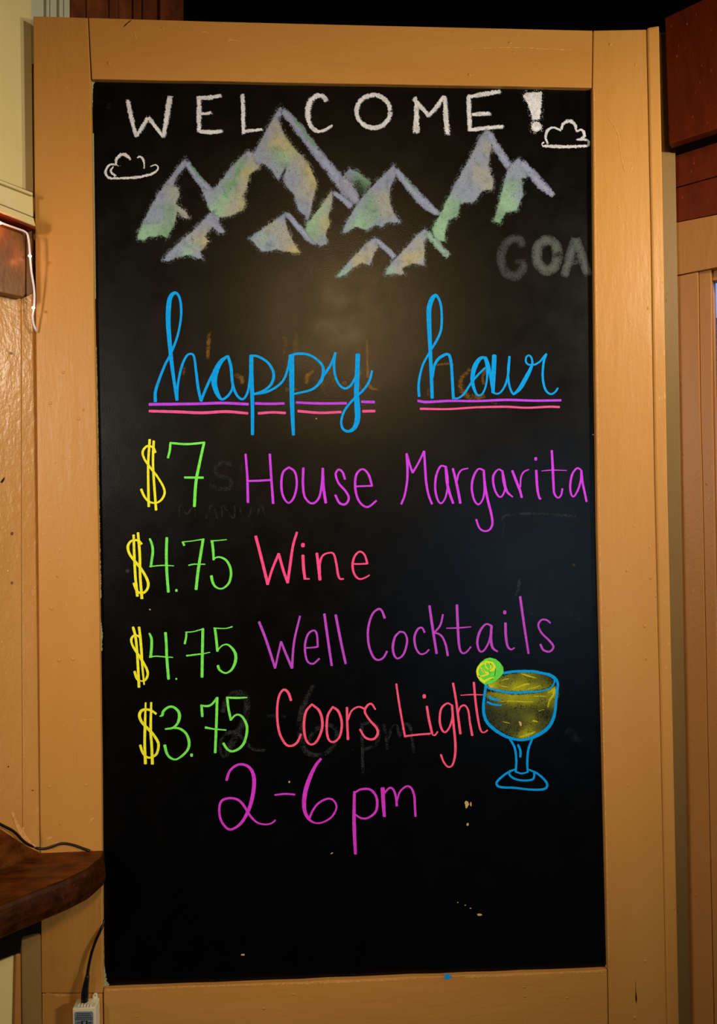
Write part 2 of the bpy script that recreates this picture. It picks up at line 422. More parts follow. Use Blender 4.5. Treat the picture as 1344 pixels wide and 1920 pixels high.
# diagonal partition that carries the chalkboard across the corner
pa, pb = B(78, 60, 0.019), B(1262, 60, 0.019)
pts = [Vector((pa.x + 0.004, 0.019, 0)), Vector((pb.x, 0.019, 0)), Vector((pb.x, 0.019, B(640, 60).z)), Vector((pa.x + 0.004, 0.019, B(640, 60).z))]
tag(slab('wall_corner', pts, YN, 0.012, M_olive_shade), 'diagonal partition across the corner behind the chalkboard')
# dark void over the board, painted as black sheets
o = slab('trim_1', [Lh(345, -120, 0.004), Lh(345, 90, 0.004), CORN + nL * 0.004 + Vector((0, 0, B(600, 200).z)), CORN + nL * 0.004 + up * 0.99], nL, 0.003, M_black)
o['label'] = 'black sheet painted as the dark space behind the top of the board'
zz = B(600, 120).z
o = slab('trim_2', [RW(sC, zz) + nR * 0.004, RW(0.02, zz) + nR * 0.004, RW(0.02, HT * 0.99) + nR * 0.004, RW(sC, HT * 0.99) + nR * 0.004], nR, 0.003, M_black)
o['label'] = 'black sheet painted as the dark corner void above the board'
o = slab('trim_3', [Rh(1200, 60, 0.006), Rh(1400, 60, 0.006), Rh(1400, -420, 0.006), Rh(1200, -420, 0.006)], nR, 0.004, M_black)
o['label'] = 'black upper wall above the red brown valance'
# pale fluted trim and rough red planks on the left wall, seen over the top of the frame
T = empty('trim_4', Lh(95, 60)); tag(T, 'pale fluted vertical trim above the frame corner', kind='structure')
for a, b, of in ((56, 86, 0.010), (87, 93, 0.016), (94, 110, 0.010), (111, 119, 0.016), (120, 131, 0.010)):
    o = prism('flute', [(a, -160), (b, -160), (b, 120), (a, 120)], Lh, of, of, nL, M_white, None, 0.0008); o.parent = T; o.matrix_parent_inverse = T.matrix_basis.inverted()
T = empty('trim_5', Lh(240, 40)); tag(T, 'rough red brown planks behind the top of the frame', kind='structure')
xs = [131, 162, 205, 222, 250, 268, 300, 345]
for a, b in zip(xs, xs[1:]):
    o = prism('plank', [(a + .6, -160), (b - .2, -160), (b + random.uniform(-4, 4) - .2, 100), (a + .6, 100)], Lh, 0.006 + random.uniform(0, 0.012), 0.006, nL, M_redraw, None, 0.001)
    o.parent = T; o.matrix_parent_inverse = T.matrix_basis.inverted()

# ================================================================== THE CHALKBOARD
CB = empty('chalkboard', (0, 0, 0))
tag(CB, 'tall black chalkboard menu in a tan painted wooden frame with happy hour prices', 'chalkboard')
def wavy(p, q, n, amp):
    return [(p[0] + (q[0] - p[0]) * k / n + random.uniform(-amp, amp) * (0 < k < n), p[1] + (q[1] - p[1]) * k / n + random.uniform(-amp, amp) * (0 < k < n)) for k in range(n + 1)]
f = [B(150, 130, 0), B(1130, 140, 0), B(1160, 1845, 0), B(170, 1885, 0)]
panel = link('writing_surface', prism_mesh('writing_surface', f, [p - YN * 0.006 for p in f], 0), M_board, CB)
panel['label'] = 'matte black chalk paint panel'
o = frame_piece('stile', [(62, 30), (164, 33), (169.5, 148)] + wavy((170, 200), (177, 640), 6, 0.5) + [(184, 1000), (189.5, 1420), (192.5, 1862), (77.5, 1862), (72, 1100), (66, 500)], M_stile, CB)
o = frame_piece('corner_block', [(78, 1864), (191.5, 1864), (194, 2010), (79, 2010)], M_rail, CB)
o = frame_piece('rail', [(166, 33), (400, 40), (700, 47.5), (1111, 57)] + wavy((1109.5, 164.5), (172, 148), 14, 0.5), M_rail, CB)
o = frame_piece('stile', [(1112.5, 57), (1211.5, 55), (1220, 435), (1227, 900), (1239, 1395), (1250, 1920), (1252, 2010), (1143, 2010), (1140, 1820), (1130, 1400), (1120, 1000), (1116, 700), (1113, 420), (1111, 165)], M_stile, CB)
o = frame_piece('rail', wavy((194, 1855), (1138.5, 1818.5), 18, 0.9) + [(1141.5, 2010), (196, 2010)], M_rail, CB)
o = frame_piece('edge_strip', [(1213.5, 51), (1236.5, 47), (1244.5, 435), (1252, 900), (1263, 1395), (1274, 1920), (1276, 2010), (1254, 2010), (1251.5, 1920), (1240.5, 1395), (1228.5, 900), (1221.3, 435)], M_stile, CB, y=-0.0105, thick=0.0285, bevel=0.003)
# dark screw heads and nail holes on frame
def nail(px, py, r, y, mat, name='nail_head'):
    bm = bmesh.new(); c = B(px, py, y)
    bmesh.ops.create_uvsphere(bm, u_segments=10, v_segments=5, radius=r * PXM)
    for v in bm.verts: v.co = Vector((v.co.x, v.co.y * 0.4, v.co.z)) + c
    me = bpy.data.meshes.new(name); bm.to_mesh(me); bm.free()
    return link(name, me, mat, CB)
for x, y in ((95, 756), (148, 785), (137, 1236), (93, 1475), (161, 1472), (1144, 83), (1209, 1174), (1209, 1802), (1190, 1908), (97, 1141), (111, 1238), (880, 140), (204, 118), (118, 698)):
    nail(x, y, 3.2, -0.0080, M_stile)
nail(1075, 1060, 3.4, 0.0, M_ink, 'screw_head'); nail(239, 1071, 4.2, 0.0, M_ink, 'screw_head')
# cracks, splits in the frame
M_crack = plain('dark_crack', (0.02, 0.008, 0.002), 0.9, 0.1)
def onframe(name, strokes, mat, label=None, y=-0.0083):
    if len(strokes) > 1:
        for s in strokes: o = onframe(name, [s], mat, label, y)
        return o
    vs_, fs = [], []
    for s in strokes:
        P = catmull([(p[0], p[1], p[2]) for p in s], 3); k0 = len(vs_)
        for i in range(len(P)):
            a, b = P[max(i - 1, 0)], P[min(i + 1, len(P) - 1)]; d = math.hypot(b[0] - a[0], b[1] - a[1]) or 1
            nx, ny = -(b[1] - a[1]) / d, (b[0] - a[0]) / d; h = P[i][2] / 2 * random.uniform(.6, 1.3)
            vs_ += [B(P[i][0] + nx * h, P[i][1] + ny * h, y), B(P[i][0] - nx * h, P[i][1] - ny * h, y)]
        for i in range(len(P) - 1): v = k0 + 2 * i; fs.append((v, v + 1, v + 3, v + 2))
    me = bpy.data.meshes.new(name); me.from_pydata(vs_, [], fs); fix_normals(me)
    o = link(name, me, mat, CB)
    if label: o['label'] = label
    return o
onframe('crack', [[(231, 51, .5), (238, 44, 2.0), (246, 38, 1.6)]], M_crack)
onframe('crack', [[(1191, 1840, .4), (1192, 1862, 1.2), (1192.5, 1872, 3.2), (1193, 1882, .5)]], M_crack)
M_oldpaint = plain('pale_old_paint', (0.52, 0.46, 0.27), 0.7, 0.3, vary=0.25, scale=300)
M_freshedge = plain('orange_paint_edge', (0.60, 0.30, 0.085), 0.5, 0.4, vary=0.25, scale=300)
M_green = plain('pale_green_old_paint', (0.34, 0.40, 0.25), 0.7, 0.3, vary=0.25, scale=300)
# bare old paint showing along the inner edge of the frame
def edge_marks(name, lst, mat, label=None): return ribbons(name, [P_(*s) for s in lst], mat, CB, label=label, jit=0.5)
edge_marks('old_paint_edge', [[(173.5, 152, 7), (173, 165, 4), (172.5, 200, 2)], [(180, 650, 1.6), (183, 800, 2), (186, 1000, 2.6), (188, 1110, 4), (189, 1120, 3)], [(188, 1160, 2), (189.5, 1190, 5), (190, 1220, 3)], [(190, 1270, 1.6), (192, 1560, 1.6)], [(193, 1690, 2), (194.5, 1800, 2), (196, 1830, 6), (198, 1846, 10), (202, 1853, 6)], [(175, 250, 1.4), (179, 560, 1.4)]], M_green, 'pale green old paint along the inner frame edge')
edge_marks('old_paint_edge', [[(205, 1852, 3), (240, 1850.5, 2)], [(880, 1827, 1.5), (940, 1823, 2.6), (1040, 1820.5, 2.2), (1110, 1818, 2.8), (1132, 1817, 6), (1138, 1815, 9)], [(1104, 167, 3), (1109, 166, 5)]], M_oldpaint, 'cream old paint along the bottom frame edge')
onframe('fresh_paint_ridge', [[(200, 1857, 3), (330, 1851, 3.2), (480, 1846, 3), (600, 1842.5, 4.5), (690, 1839, 3.5), (780, 1834.5, 3)], [(870, 1832.5, 3), (900, 1830, 5), (950, 1829, 3), (1060, 1824, 2.4), (1130, 1822, 2)]], M_freshedge, 'lighter orange paint ridge on the bottom rail')
onframe('fresh_paint_ridge', [[(1114, 168, 1.6), (1117, 500, 1.8), (1121, 800, 1.6), (1124, 1000, 1.5), (1131, 1350, 2.2), (1138, 1640, 1.6), (1141, 1800, 1.6)]], M_freshedge)
onframe('scratch', [[(1138, 218, .8), (1158, 250, 1.6), (1164, 290, 1.0), (1172, 322, 2.2)], [(880, 92, 1), (960, 89, 1.6), (1020, 92, 1.6), (1072, 94, 1.2)], [(425, 80, 1), (433, 75, 3), (452, 78, 1.4)], [(374, 62, 1), (384, 60, 2.4), (393, 63, 1)], [(252, 60, 1.4), (256, 75, 2.4), (250, 68, 1)], [(1177, 598, .8), (1184, 610, 1.8)], [(1169, 415, 1), (1176, 422, 1.6)], [(1157, 387, 1), (1162, 391, 2.4)], [(121, 852, 1), (127, 857, 1.4), (136, 857, 1)], [(150, 1350, 1), (182, 1349, 1.2)], [(138, 1330, .8), (141, 1450, 1)]], M_freshedge)
onframe('scuff', [[(166, 1545, 2), (171, 1537, 4), (177, 1533, 2)], [(86, 1572, 3), (92, 1572, 7), (97, 1570, 2)], [(98, 1588, 5), (108, 1583, 8), (118, 1581, 3)], [(86, 1862, 1.5), (110, 1866, 4), (140, 1866, 2)]], M_oldpaint if False else M_freshedge)
# chips in the black paint
M_chip = plain('cream_wood_chip', (0.55, 0.38, 0.15), 0.7, 0.3, vary=0.2, scale=500)
def rough_blob(x, y, rx, ry, n=9, rot=0):
    return [(x + (a - x) * k, y + (b - y) * k) for (a, b), k in ((p, random.uniform(.65, 1.2)) for p in blob(x, y, rx, ry, n, rot))]
patch('paint_chip', [rough_blob(875, 1508, 4, 8.5), rough_blob(882.5, 1508, 1.6, 4.5), rough_blob(876.5, 1545.5, 2.3, 2.6), rough_blob(899, 1715, 4.4, 2.4, 9, .2), rough_blob(872, 1697, 1.6, 1.2), rough_blob(882, 1703, 1.4, 1.2), rough_blob(858, 1692, 1.2, 1), rough_blob(455, 1790, 3.6, 2.2), rough_blob(622, 1600, 2.4, 1.3, 8, -.4), rough_blob(542, 1466, 2, 2.2), rough_blob(281, 1143, 1.6, 1.6), rough_blob(1075, 1061, 2, 2), rough_blob(593, 785, 1.2, 1.2)], M_chip, CB, 'cream chip in the black paint')
patch('paint_chip', [rough_blob(1114, 698, 1, 4), rough_blob(1114, 710, 1, 2.2), rough_blob(1115, 757, 1, 2), rough_blob(1112, 815, 1.2, 1)], M_oldpaint, CB)
M_blue = marker('blue', (0, 152, 250), 1.12)
patch('paint_dot', [rough_blob(839.5, 1831, 7, 5.6, 14)], M_blue, CB, 'blue paint drip on the bottom rail', y=-0.0088)

M_purple = marker('purple', (196, 62, 240)); M_violet = marker('violet', (178, 70, 205)); M_magenta = marker('magenta', (205, 55, 212))
M_pink = marker('pink', (250, 76, 142)); M_coral = marker('coral', (246, 86, 130)); M_rose = marker('rose', (218, 84, 152))
M_lime = marker('lime_green', (112, 226, 84)); M_yellow = marker('yellow', (226, 226, 44)); M_underline = marker('underline_purple', (176, 66, 236))

def word(name, label, letters, mat):
    """a written word: one mesh per letter under the word"""
    x, y = letters[0][0][0][0], letters[0][0][0][1]
    e = empty(name, (0, 0, 0), CB); e['label'] = label
    for s in letters: ribbons('letter', s, mat, e, jit=0.04)
    return e
# --- happy hour (joined handwriting: one mesh per word)
ribbons('cursive_word', [
 C_((87,652,18),(88,600,16),(110,530,14),(140,455,13),(163,412,13),(200,320,12),(220,225,12),(222,150,13),(210,97,13),(188,82,17),(166,105,23),(157,155,26),(155,240,25),(163,350,22),(172,440,20),(185,540,17),(201,645,16)),
 C_((201,642,13),(206,560,12),(225,470,13),(250,415,12),(270,402,11),(290,415,12),(302,500,14),(312,580,15),(327,648,15)),
 C_((327,650,14),(350,590,14),(385,515,14),(425,445,14),(465,414,12)),
 C_((465,414,12),(432,442,22),(404,495,30),(396,550,30),(410,605,24),(435,640,14),(465,625,13),(488,592,12),(494,560,12)),
 C_((468,412,14),(484,470,16),(493,560,14),(515,618,13),(545,640,12),(568,612,12),(580,560,12),(585,500,10)),
 C_((591,410,21),(591,500,22),(595,600,21),(597,700,18),(597,825,17)),
 C_((588,411,11),(625,415,13),(675,445,13),(704,490,14),(707,530,15),(690,568,14),(650,598,12),(600,614,10)),
 C_((600,614,10),(670,602,12),(730,570,12),(765,530,12),(785,470,12),(795,412,14)),
 C_((802,408,26),(803,500,27),(804,600,24),(806,700,22),(812,827,16)),
 C_((790,413,12),(835,401,13),(890,406,12),(940,435,12),(967,472,14),(966,520,17),(945,560,14),(900,592,12),(812,613,10)),
 C_((940,563,12),(975,510,13),(1010,455,13),(1033,396,12)),
 C_((1032,396,13),(1025,450,13),(1030,510,12),(1050,560,12),(1080,583,12),(1110,570,12),(1138,525,11)),
 C_((1150,404,24),(1147,500,24),(1143,600,26),(1148,690,30),(1148,745,28),(1132,790,22),(1100,809,14),(1072,795,13),(1063,760,12),(1075,710,12),(1105,665,12),(1140,628,12),(1180,590,12),(1210,545,12),(1225,490,11))],
 M_blue, CB, label='happy in blue joined handwriting', jit=0.03)
ribbons('cursive_word', [
 D_((96,833,19),(92,760,18),(103,680,16),(125,605,15),(165,532,15),(180,505,15),(222,435,17),(248,370,17),(254,290,16),(250,210,16),(234,152,17),(210,126,22),(184,155,32),(165,220,34),(165,310,32),(170,430,28),(175,550,25),(182,700,24),(187,845,22)),
 D_((188,700,18),(202,620,18),(230,572,20),(268,545,20),(297,538,18),(312,560,20),(322,620,20),(328,720,20),(335,845,20)),
 D_((328,846,13),(370,845,13),(410,815,14),(440,770,15),(470,725,16),(510,680,15),(558,632,12)),
 D_((565,560,13),(525,567,24),(490,615,34),(471,680,30),(470,740,25),(488,800,19),(510,826,13),(540,812,13),(562,760,13),(572,690,15),(570,620,20),(555,558,18)),
 D_((562,562,18),(580,610,20),(593,680,20),(604,760,16),(612,800,14)),
 D_((622,546,32),(618,640,32),(614,740,28),(612,805,22)),
 D_((605,803,13),(640,815,13),(670,800,13),(700,750,15),(718,680,17),(728,554,17)),
 D_((728,556,15),(718,640,14),(724,740,15),(740,795,15),(757,820,14)),
 D_((757,820,13),(800,778,28),(840,710,30),(872,648,24),(888,602,16),(881,562,14),(862,546,13),(845,560,13),(843,590,13),(860,610,13),(900,612,13),(940,590,13),(965,560,14),(987,536,14)),
 D_((984,540,16),(968,590,16),(960,680,16),(968,750,16),(985,795,15),(1015,817,13),(1045,805,13),(1067,775,13))],
 M_blue, CB, label='hour in blue joined handwriting', jit=0.03)
ribbons('underline', [C_((55,667,15),(300,664,14),(440,660,14),(575,666,14)), C_((612,662,14),(690,664,13),(763,662,13)), C_((827,657,12),(950,662,13),(1090,661,13)), C_((1170,653,13),(1237,655,14)),
 D_((87,864,17),(150,873,18),(300,865,16),(500,866,16),(700,858,17),(900,863,16),(1088,861,16))], M_underline, CB, label='purple underline stroke', jit=0.04)
ribbons('underline', [C_((55,702,14),(200,706,15),(330,711,15),(460,705,15),(573,714,13)), C_((628,714,14),(700,709,13),(770,712,13)), C_((836,702,14),(950,711,13),(1062,707,13)), C_((1176,703,14),(1240,702,14)),
 D_((103,920,15),(300,922,14),(500,910,14),(700,906,15),(850,913,14),(1000,906,15),(1078,908,15))], M_rose, CB, label='pink underline stroke', jit=0.04)
# --- prices
DOL = 'dollar sign in yellow marker'
word('price', '$7 in yellow and green marker', [[E_((255,157,12),(264,120,12),(267,84,12)), E_((265,82,11),(350,88,11),(440,80,11)), E_((437,80,13),(415,180,14),(396,280,15),(388,402,15)), E_((338,256,11),(433,257,11))]], M_lime)
def dollar(S, b1, b2):
    return ribbons('dollar_sign', [S, b1, b2], M_yellow, CB, label=DOL, jit=0.04)
dollar(E_((192,130,12),(180,105,11),(150,98,11),(128,125,12),(135,160,11),(165,205,11),(200,250,11),(230,300,11),(238,335,12),(222,368,11),(195,384,9),(160,378,10),(135,350,12),(120,315,13)), E_((163,65,13),(155,200,12),(158,403,13)), E_((183,72,13),(180,200,12),(195,420,13)))
dollar(K_((215,185,30),(190,150,24),(140,138,24),(90,155,26),(60,210,32),(75,290,30),(130,370,30),(190,440,32),(250,530,30),(290,620,32),(285,690,30),(250,735,28),(200,745,24),(160,715,30),(128,632,32)), K_((125,80,30),(132,300,30),(145,550,30),(168,780,34)), K_((175,55,30),(195,300,30),(200,550,30),(220,808,34)))
dollar(L_((190,210,24),(160,190,20),(120,200,26),(98,240,28),(110,300,26),(150,370,28),(190,430,30),(240,510,28),(280,590,28),(285,650,28),(255,705,24),(210,713,14),(165,690,28),(135,605,30)), L_((118,97,30),(145,200,30),(165,380,30),(175,550,30),(187,785,32)), L_((187,97,30),(200,200,30),(215,380,30),(225,550,26),(246,755,18)))
dollar(N_((295,272,24),(250,240,24),(190,225,24),(140,240,30),(120,290,32),(140,350,30),(190,410,30),(250,470,30),(300,540,28),(320,600,28),(300,690,26),(240,730,20),(190,720,24),(150,670,26),(128,600,28)), N_((185,155,18),(178,400,28),(175,600,28),(183,795,32)), N_((243,152,22),(238,450,28),(248,600,28),(256,798,32)))
dot = lambda C, x, y, r, ry=None: C((x - r * .35, y, (ry or r) * 2), (x + r * .35, y, (ry or r) * 2))
word('price', '4.75 in green marker beside Wine', [
 [K_((310,122,24),(338,200,28),(344,280,30),(332,370,30),(322,445,26)), K_((308,442,14),(400,432,14),(480,428,14),(585,434,10)), K_((505,112,32),(500,300,32),(505,500,32),(523,733,32))],
 [dot(K_, 615, 715, 24, 15)],
 [K_((705,200,26),(685,158,20)), K_((680,160,12),(780,150,12),(850,140,12),(935,127,14)), K_((922,127,30),(900,260,32),(865,480,34),(840,703,34)), K_((755,427,16),(820,415,14),(945,415,12))],
 [K_((1190,133,12),(1100,142,12),(1008,148,14)), K_((1022,145,30),(1035,250,30),(1042,365,26)), K_((1030,362,14),(1080,335,18),(1130,338,22),(1190,375,26),(1230,450,28),(1240,540,28),(1215,630,26),(1160,685,20),(1110,695,18),(1060,670,24),(1030,620,30),(1015,548,34))]], M_lime)
word('price', '4.75 in green marker beside Well Cocktails', [
 [L_((305,168,22),(330,230,28),(330,330,32),(320,442,32)), L_((305,442,14),(380,430,14),(490,438,14),(575,444,10)), L_((490,160,32),(500,300,30),(505,450,32),(525,692,32))],
 [dot(L_, 614, 690, 17, 11)],
 [L_((710,287,26),(725,220,24),(730,155,22)), L_((718,155,12),(800,150,12),(860,135,12),(930,115,14)), L_((918,115,32),(914,300,32),(908,668,34)), L_((730,425,18),(850,410,18),(930,400,14),(1000,385,10))],
 [L_((1255,92,16),(1190,110,12),(1120,112,12),(1042,108,16)), L_((1055,108,28),(1070,220,30),(1085,372,30)), L_((1085,368,14),(1130,315,16),(1190,295,18),(1245,330,26),(1290,400,32),(1290,490,34),(1250,580,26),(1190,622,20),(1140,610,22),(1105,580,28),(1090,538,32))]], M_lime)
word('price', '3.75 in green marker beside Coors Light', [
 [N_((333,297,10),(360,285,26),(370,245,26),(420,203,24),(470,198,24),(525,240,28),(540,300,34),(520,370,26),(470,418,22),(390,432,16)), N_((390,430,14),(480,420,18),(550,430,24),(610,480,26),(640,560,30),(630,640,26),(570,710,24),(500,750,18),(440,730,24),(405,680,28),(385,600,32))],
 [dot(N_, 667, 705, 22, 17)],
 [N_((780,300,26),(775,240,28),(772,180,24)), N_((762,182,18),(830,190,22),(880,170,22),(930,110,24)), N_((935,100,28),(930,300,28),(922,500,28),(915,680,28)), N_((810,415,26),(900,430,16),(1030,442,14))],
 [N_((1250,100,12),(1140,104,22),(1032,100,18)), N_((1040,98,26),(1055,220,26),(1080,338,26)), N_((1080,335,18),(1120,290,20),(1160,280,20),(1205,310,24),(1245,390,28),(1245,480,28),(1215,580,28),(1160,640,26),(1090,665,22),(1040,640,26),(1000,580,26))]], M_lime)
# --- drinks
word('drink_name', 'House in purple marker', [
 [E_((646,138,11),(655,260,12),(658,382,13)), E_((768,138,12),(775,250,12),(785,387,13)), E_((655,274,10),(720,272,10),(778,268,10))],
 [E_((865,204,9),(835,230,11),(826,290,12),(835,350,11),(862,384,9),(890,355,11),(904,290,11),(895,230,11),(865,204,9))],
 [E_((937,208,12),(935,290,12),(945,355,11),(980,387,10),(1015,360,11),(1030,290,11),(1035,212,12)), E_((1035,210,13),(1038,300,14),(1050,384,14))],
 [E_((1147,265,11),(1135,230,11),(1115,216,10),(1100,240,11),(1115,285,11),(1150,325,11),(1166,360,12),(1150,390,11),(1120,385,11),(1098,345,12))],
 [E_((1200,301,8),(1285,298,9)), E_((1283,298,11),(1265,240,11),(1235,214,9),(1205,240,11),(1198,300,12),(1210,360,11),(1235,395,10),(1265,404,10),(1305,373,9))]], M_purple)
word('drink_name', 'Margarita in purple marker', [
 [F_((108,488,13),(130,430,13),(145,340,14),(147,260,15),(142,170,15)), F_((142,170,14),(165,250,13),(180,290,13)), F_((180,290,13),(215,230,12),(252,155,14)), F_((252,155,14),(258,250,15),(265,350,15),(280,430,14),(302,488,13))],
 [F_((390,252,12),(355,250,12),(328,310,14),(322,390,14),(335,455,13),(358,483,10),(385,450,11),(400,380,12),(400,320,12),(390,252,12)), F_((388,250,15),(395,340,17),(410,410,17),(435,483,14))],
 [F_((433,264,14),(450,330,16),(465,400,17),(480,482,16)), F_((460,340,11),(468,300,11),(490,272,10),(530,262,7))],
 [F_((627,275,11),(595,266,11),(565,310,14),(552,380,14),(565,455,13),(592,490,11),(620,460,11),(632,400,13),(630,330,13),(627,275,13)), F_((627,273,14),(635,370,17),(655,470,16),(675,550,15),(682,610,14),(665,648,12),(632,658,11),(600,638,12),(580,585,13))],
 [F_((745,280,12),(718,270,10),(688,310,14),(690,370,14),(710,425,12),(735,443,10),(757,410,11),(762,360,11),(745,280,13)), F_((745,278,14),(755,350,18),(775,410,15),(810,443,8))],
 [F_((807,277,15),(835,350,17),(855,400,16),(867,446,15)), F_((858,380,9),(862,320,10),(880,285,10),(912,270,7))],
 [F_((958,275,15),(962,350,16),(968,410,15),(980,453,13),(988,452,8)), dot(F_, 955, 203, 13, 11)],
 [F_((1056,150,14),(1062,260,16),(1066,350,15),(1072,420,13),(1095,448,10),(1115,430,11),(1123,390,12)), F_((992,279,5),(1060,274,7),(1150,276,5))],
 [F_((1240,272,10),(1215,262,11),(1185,300,13),(1172,370,14),(1178,425,12),(1195,440,10),(1220,400,12),(1238,340,12),(1242,275,12)), F_((1242,275,13),(1250,350,14),(1262,410,14),(1275,472,13))]], M_purple)
word('drink_name', 'Wine in pink marker', [
 [E_((697,552,15),(720,640,15),(758,795,15)), E_((757,795,12),(780,720,12),(813,640,13)), E_((813,640,13),(835,720,14),(858,787,13)), E_((858,787,14),(870,700,14),(885,600,13),(905,532,12))],
 [E_((935,648,15),(938,710,15),(945,767,14)), E_((940,767,8),(968,767,8)), dot(E_, 935, 597, 14, 11)],
 [E_((1005,638,14),(1013,700,15),(1021,772,16)), E_((1021,740,10),(1020,690,12),(1035,650,10),(1065,636,8),(1090,642,10),(1103,690,12),(1112,745,12),(1122,767,10),(1140,767,8))],
 [E_((1188,692,8),(1225,692,8),(1260,690,9)), E_((1260,690,11),(1245,645,10),(1220,630,9),(1195,655,11),(1185,700,12),(1195,745,11),(1220,768,9),(1250,760,8),(1270,748,8))]], M_pink)
word('drink_name', 'Well in violet marker', [
 [G_((714,97,13),(750,190,13),(795,330,12)), G_((795,330,10),(810,260,10),(825,197,11)), G_((825,197,11),(850,260,12),(880,330,13)), G_((880,330,12),(890,200,11),(920,68,10))],
 [G_((950,228,7),(985,226,8),(1010,222,9)), G_((1010,222,10),(1005,160,10),(990,140,9),(960,160,10),(945,220,11),(955,290,10),(985,308,9),(1018,282,9))],
 [G_((1043,57,13),(1060,180,13),(1080,317,12))], [G_((1100,62,13),(1125,190,13),(1150,307,12))]], M_violet)
word('drink_name', 'Cocktails in violet marker', [
 [H_((187,180,14),(170,138,12),(150,128,12),(115,160,12),(92,240,13),(95,330,13),(120,400,13),(150,420,11),(180,405,11),(200,370,12))],
 [H_((272,258,10),(245,290,13),(233,350,14),(245,400,12),(268,410,10),(298,380,12),(315,310,12),(300,265,10),(272,258,10))],
 [H_((415,262,11),(400,235,10),(375,245,12),(357,290,13),(365,350,12),(390,385,10),(420,380,9),(440,360,9))],
 [H_((443,110,14),(460,230,15),(484,383,14)), H_((520,160,11),(505,220,11),(470,265,10)), H_((470,262,10),(510,280,11),(535,330,12),(548,395,13))],
 [H_((600,105,15),(605,220,15),(612,330,14),(625,375,11),(650,378,10),(680,345,9)), H_((540,238,6),(610,236,8),(682,230,6))],
 [H_((800,225,11),(765,215,10),(730,260,14),(717,320,13),(730,368,11),(755,365,10),(785,310,11),(800,230,12)), H_((798,226,14),(795,300,15),(805,350,14),(833,372,9))],
 [H_((878,208,15),(880,280,15),(890,340,13),(910,360,10),(930,350,8)), dot(H_, 874, 147, 14, 11)],
 [H_((962,57,14),(985,220,14),(1010,383,12))],
 [H_((1135,208,10),(1115,192,10),(1085,190,10),(1066,220,11),(1085,265,11),(1130,310,12),(1153,345,12),(1130,372,11),(1095,362,12),(1078,330,13))]], M_violet)
word('drink_name', 'Coors in coral marker', [
 [G_((875,493,13),(860,452,13),(835,440,11),(812,480,11),(805,560,12),(815,650,12),(845,710,12),(875,722,11),(905,705,12),(925,663,11))],
 [G_((980,512,10),(950,550,12),(940,620,13),(950,690,12),(978,715,10),(1010,690,12),(1033,620,13),(1020,550,13),(980,512,10))],
 [G_((1085,525,10),(1060,570,12),(1055,640,12),(1065,690,11),(1090,702,10),(1120,675,11),(1131,610,12),(1115,550,13),(1085,525,10))],
 [G_((1157,528,12),(1158,600,12),(1162,690,13)), G_((1162,590,9),(1180,545,9),(1215,525,9),(1245,535,10))],
 [G_((1300,538,9),(1280,510,10),(1258,520,11),(1247,550,11),(1270,590,11),(1305,630,12),(1312,660,13),(1290,688,11),(1250,680,11),(1222,638,10))]], M_coral)
word('drink_name', 'Light in coral marker', [
 [H_((253,557,11),(268,660,12),(285,760,12),(303,860,12)), H_((302,857,11),(370,848,11),(447,842,11))],
 [H_((428,685,14),(440,760,14),(458,840,14)), H_((452,838,8),(472,852,9),(490,830,9)), dot(H_, 413, 628, 14, 12)],
 [H_((572,680,10),(545,668,10),(510,700,12),(502,770,13),(515,820,12),(535,833,10),(560,800,11),(575,740,12),(572,680,12)), H_((572,678,13),(580,780,14),(590,880,14),(590,960,14),(575,1020,11),(550,1032,10),(525,1005,11),(508,962,12))],
 [H_((578,553,13),(595,650,13),(608,750,14),(620,843,14)), H_((605,730,9),(620,690,10),(645,680,10),(665,710,11),(675,780,12),(688,852,14))],
 [H_((697,548,13),(705,640,13),(718,740,13),(735,820,11),(755,835,8),(775,822,9)), H_((622,622,5),(690,618,7),(755,620,5))]], M_coral)
word('hours', '2-6 pm in magenta marker', [
 [I_((115,163,13),(130,120,12),(160,92,11),(195,86,12),(230,105,14),(248,150,18),(245,220,18),(225,300,17),(190,365,14),(150,397,11),(120,397,11),(90,360,11),(80,310,11),(90,265,11),(125,250,11),(165,255,11),(195,280,12),(230,335,11),(265,368,9),(305,377,8),(335,370,8),(352,356,8))],
 [I_((349,234,8),(400,229,9),(447,232,8))],
 [I_((573,58,11),(545,95,15),(515,160,20),(495,230,21),(492,300,18),(510,345,15),(540,368,8),(580,367,8),(625,340,9),(648,295,9),(635,262,9),(605,252,9),(560,275,10),(530,315,10),(515,355,10))],
 [I_((735,218,13),(733,330,16),(735,420,17),(740,520,14)), I_((738,222,9),(770,206,10),(815,210,11),(843,250,12),(840,310,12),(805,343,10),(770,347,9),(740,330,9))],
 [I_((872,201,20),(875,270,18),(880,338,15)), I_((880,225,9),(905,200,9),(925,210,10),(937,250,11),(940,287,12)), I_((940,265,9),(955,220,9),(985,193,9),(1010,200,10),(1025,240,11),(1028,290,11),(1031,338,11))]], M_magenta)
